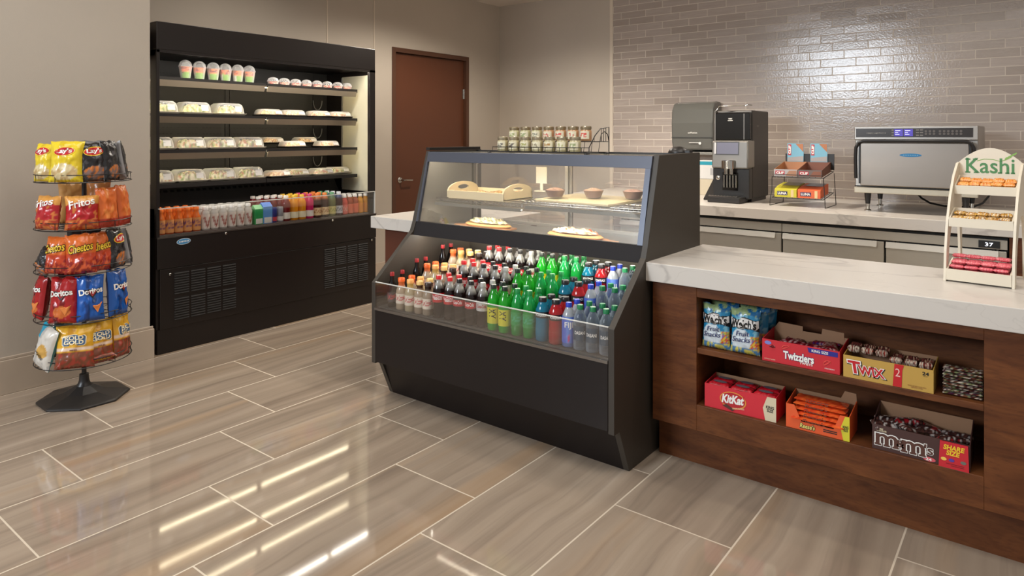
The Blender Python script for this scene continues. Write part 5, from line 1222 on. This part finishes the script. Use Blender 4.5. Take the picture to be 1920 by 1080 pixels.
# ================================================================ OVEN
k = thing('countertop_oven', 'wide stainless steel rapid cook oven on tapered legs by the tiled wall', 'oven', (5.93, .785, ZC), -PI/2)
hw = .405
G().box(-hw, hw, .03, .68, .155, .665).build('body', STEEL, k, bevel=.006)
G().box(-hw, hw, -.01, .03, .145, .190).build('lower_bar', mat('oven_lip', (196, 186, 166), .35, metal=.6), k, bevel=.004)
G().box(-hw, hw, .0, .03, .560, .665).build('control_head', STEEL, k, bevel=.004)
G().box(-hw+.012, hw-.03, -.003, .0, .580, .648).build('control_panel', mat('panel_brown', (44, 36, 32), .25), k)
PUR = mat('display_purple', (70, 60, 150), .2, emit=.7); PW = mat('display_text', (210, 210, 255), .3, emit=1.2)
for a in (-.098, -.032):
    sc_ = G().box(a-.030, a+.030, -.0045, -.003, .588, .642).build('display', PUR, k)
    g = G()
    for zz, l in ((.63, .022), (.616, .012), (.603, .018)): g.box(a-.022, a-.022+l*1.6, -.0055, -.0045, zz-.002, zz+.002)
    g.build('display_text', PW, sc_)
for a, b in ((-.14, -.128), (.022, .034), (.048, .06)):
    for zz in (.595, .615, .635): G().box(a-.004, b+.004, -.0045, -.003, zz-.004, zz+.004).build('button', mat('button_grey', (130, 122, 116), .4), k)
for j in range(9):
    for zz in (.605, .625): 
        xx = .082+j*.026+(.012 if j > 2 else 0); G().lathe([(.0085, 0), (.0085, .0015)], (xx, -.003, zz), 10, (0, -1, 0)).build('button', mat('button_dim', (96, 88, 82), .4), k)
text('HIGH h BATCH 2', .13, .010, plane((-.25, -.0042, .612), (1, 0, 0), (0, 0, 1)), mat('panel_text', (170, 166, 158), .5), k, 'lettering')
dr = G().box(-.355, .355, -.045, .0, .205, .538).build('oven_door', mat('door_steel', (152, 143, 134), .3, metal=.8, bump=.05, bscale=40), k, bevel=.006)
pts = [(-.385, -.045, .26), (-.387, -.05, .42), (-.383, -.052, .50), (-.365, -.055, .538), (-.33, -.056, .552), (0, -.056, .553), (.33, -.056, .552), (.365, -.055, .538), (.383, -.052, .50), (.387, -.05, .42), (.385, -.045, .22)]
G().tube(pts, .013, 10).build('door_handle', mat('handle_black', (24, 21, 21), .35), dr, smooth=True)
for sx in (-1, 1): G().box(sx*.358-.008, sx*.358+.008, -.043, 0, .22, .535).build('door_edge', mat('handle_black', (24,21,21)), dr)
fo = plane((-.012, -.0465, .445), (1, 0, 0), (0, 0, 1)); patch(ell(0, 0, .073, .013, 28), fo, mat('oval_maker_blue', (30, 120, 176), .3), dr, 'maker_badge', 1)
g = G(); f5 = plane((-.012, -.0475, .445), (1, 0, 0), (0, 0, 1))
for i in range(9): a = -.05+i*.0115; g.add([f5(a, -.003), f5(a+.006, -.003), f5(a+.007, .004), f5(a+.001, .004)], [(0,1,2,3)])
g.build('badge_lettering', mat('badge_light', (120, 180, 214), .4), dr)
G().box(-hw+.004, hw-.004, -.012, -.002, .194, .202).build('door_gap', INK, k)
for sx in (-1, 1):
    for yy in (.085, .60):
        l = G().lathe([(.017, .055), (.026, .145)], (sx*.325, yy, 0), 16).build('leg', mat('leg_black', (34, 31, 30), .4), k, smooth=True)
        G().lathe([(.026, 0), (.026, .006), (.014, .014), (.014, .056)], (sx*.325, yy, 0), 16).build('leg_foot', CHROME, l, smooth=True)
k = tag(G().tube([(6.62, .86, 1.04), (6.64, .82, .985), (6.66, .76, .945), (6.67, .66, .925), (6.68, .56, .924), (6.70, .46, .93), (6.72, .40, .96), (6.80, .36, 1.02), (6.93, .34, 1.06)], .008, 8).build('power_cord', INK, None, smooth=True), 'black power cord hanging under the steel oven on the counter', 'cord')
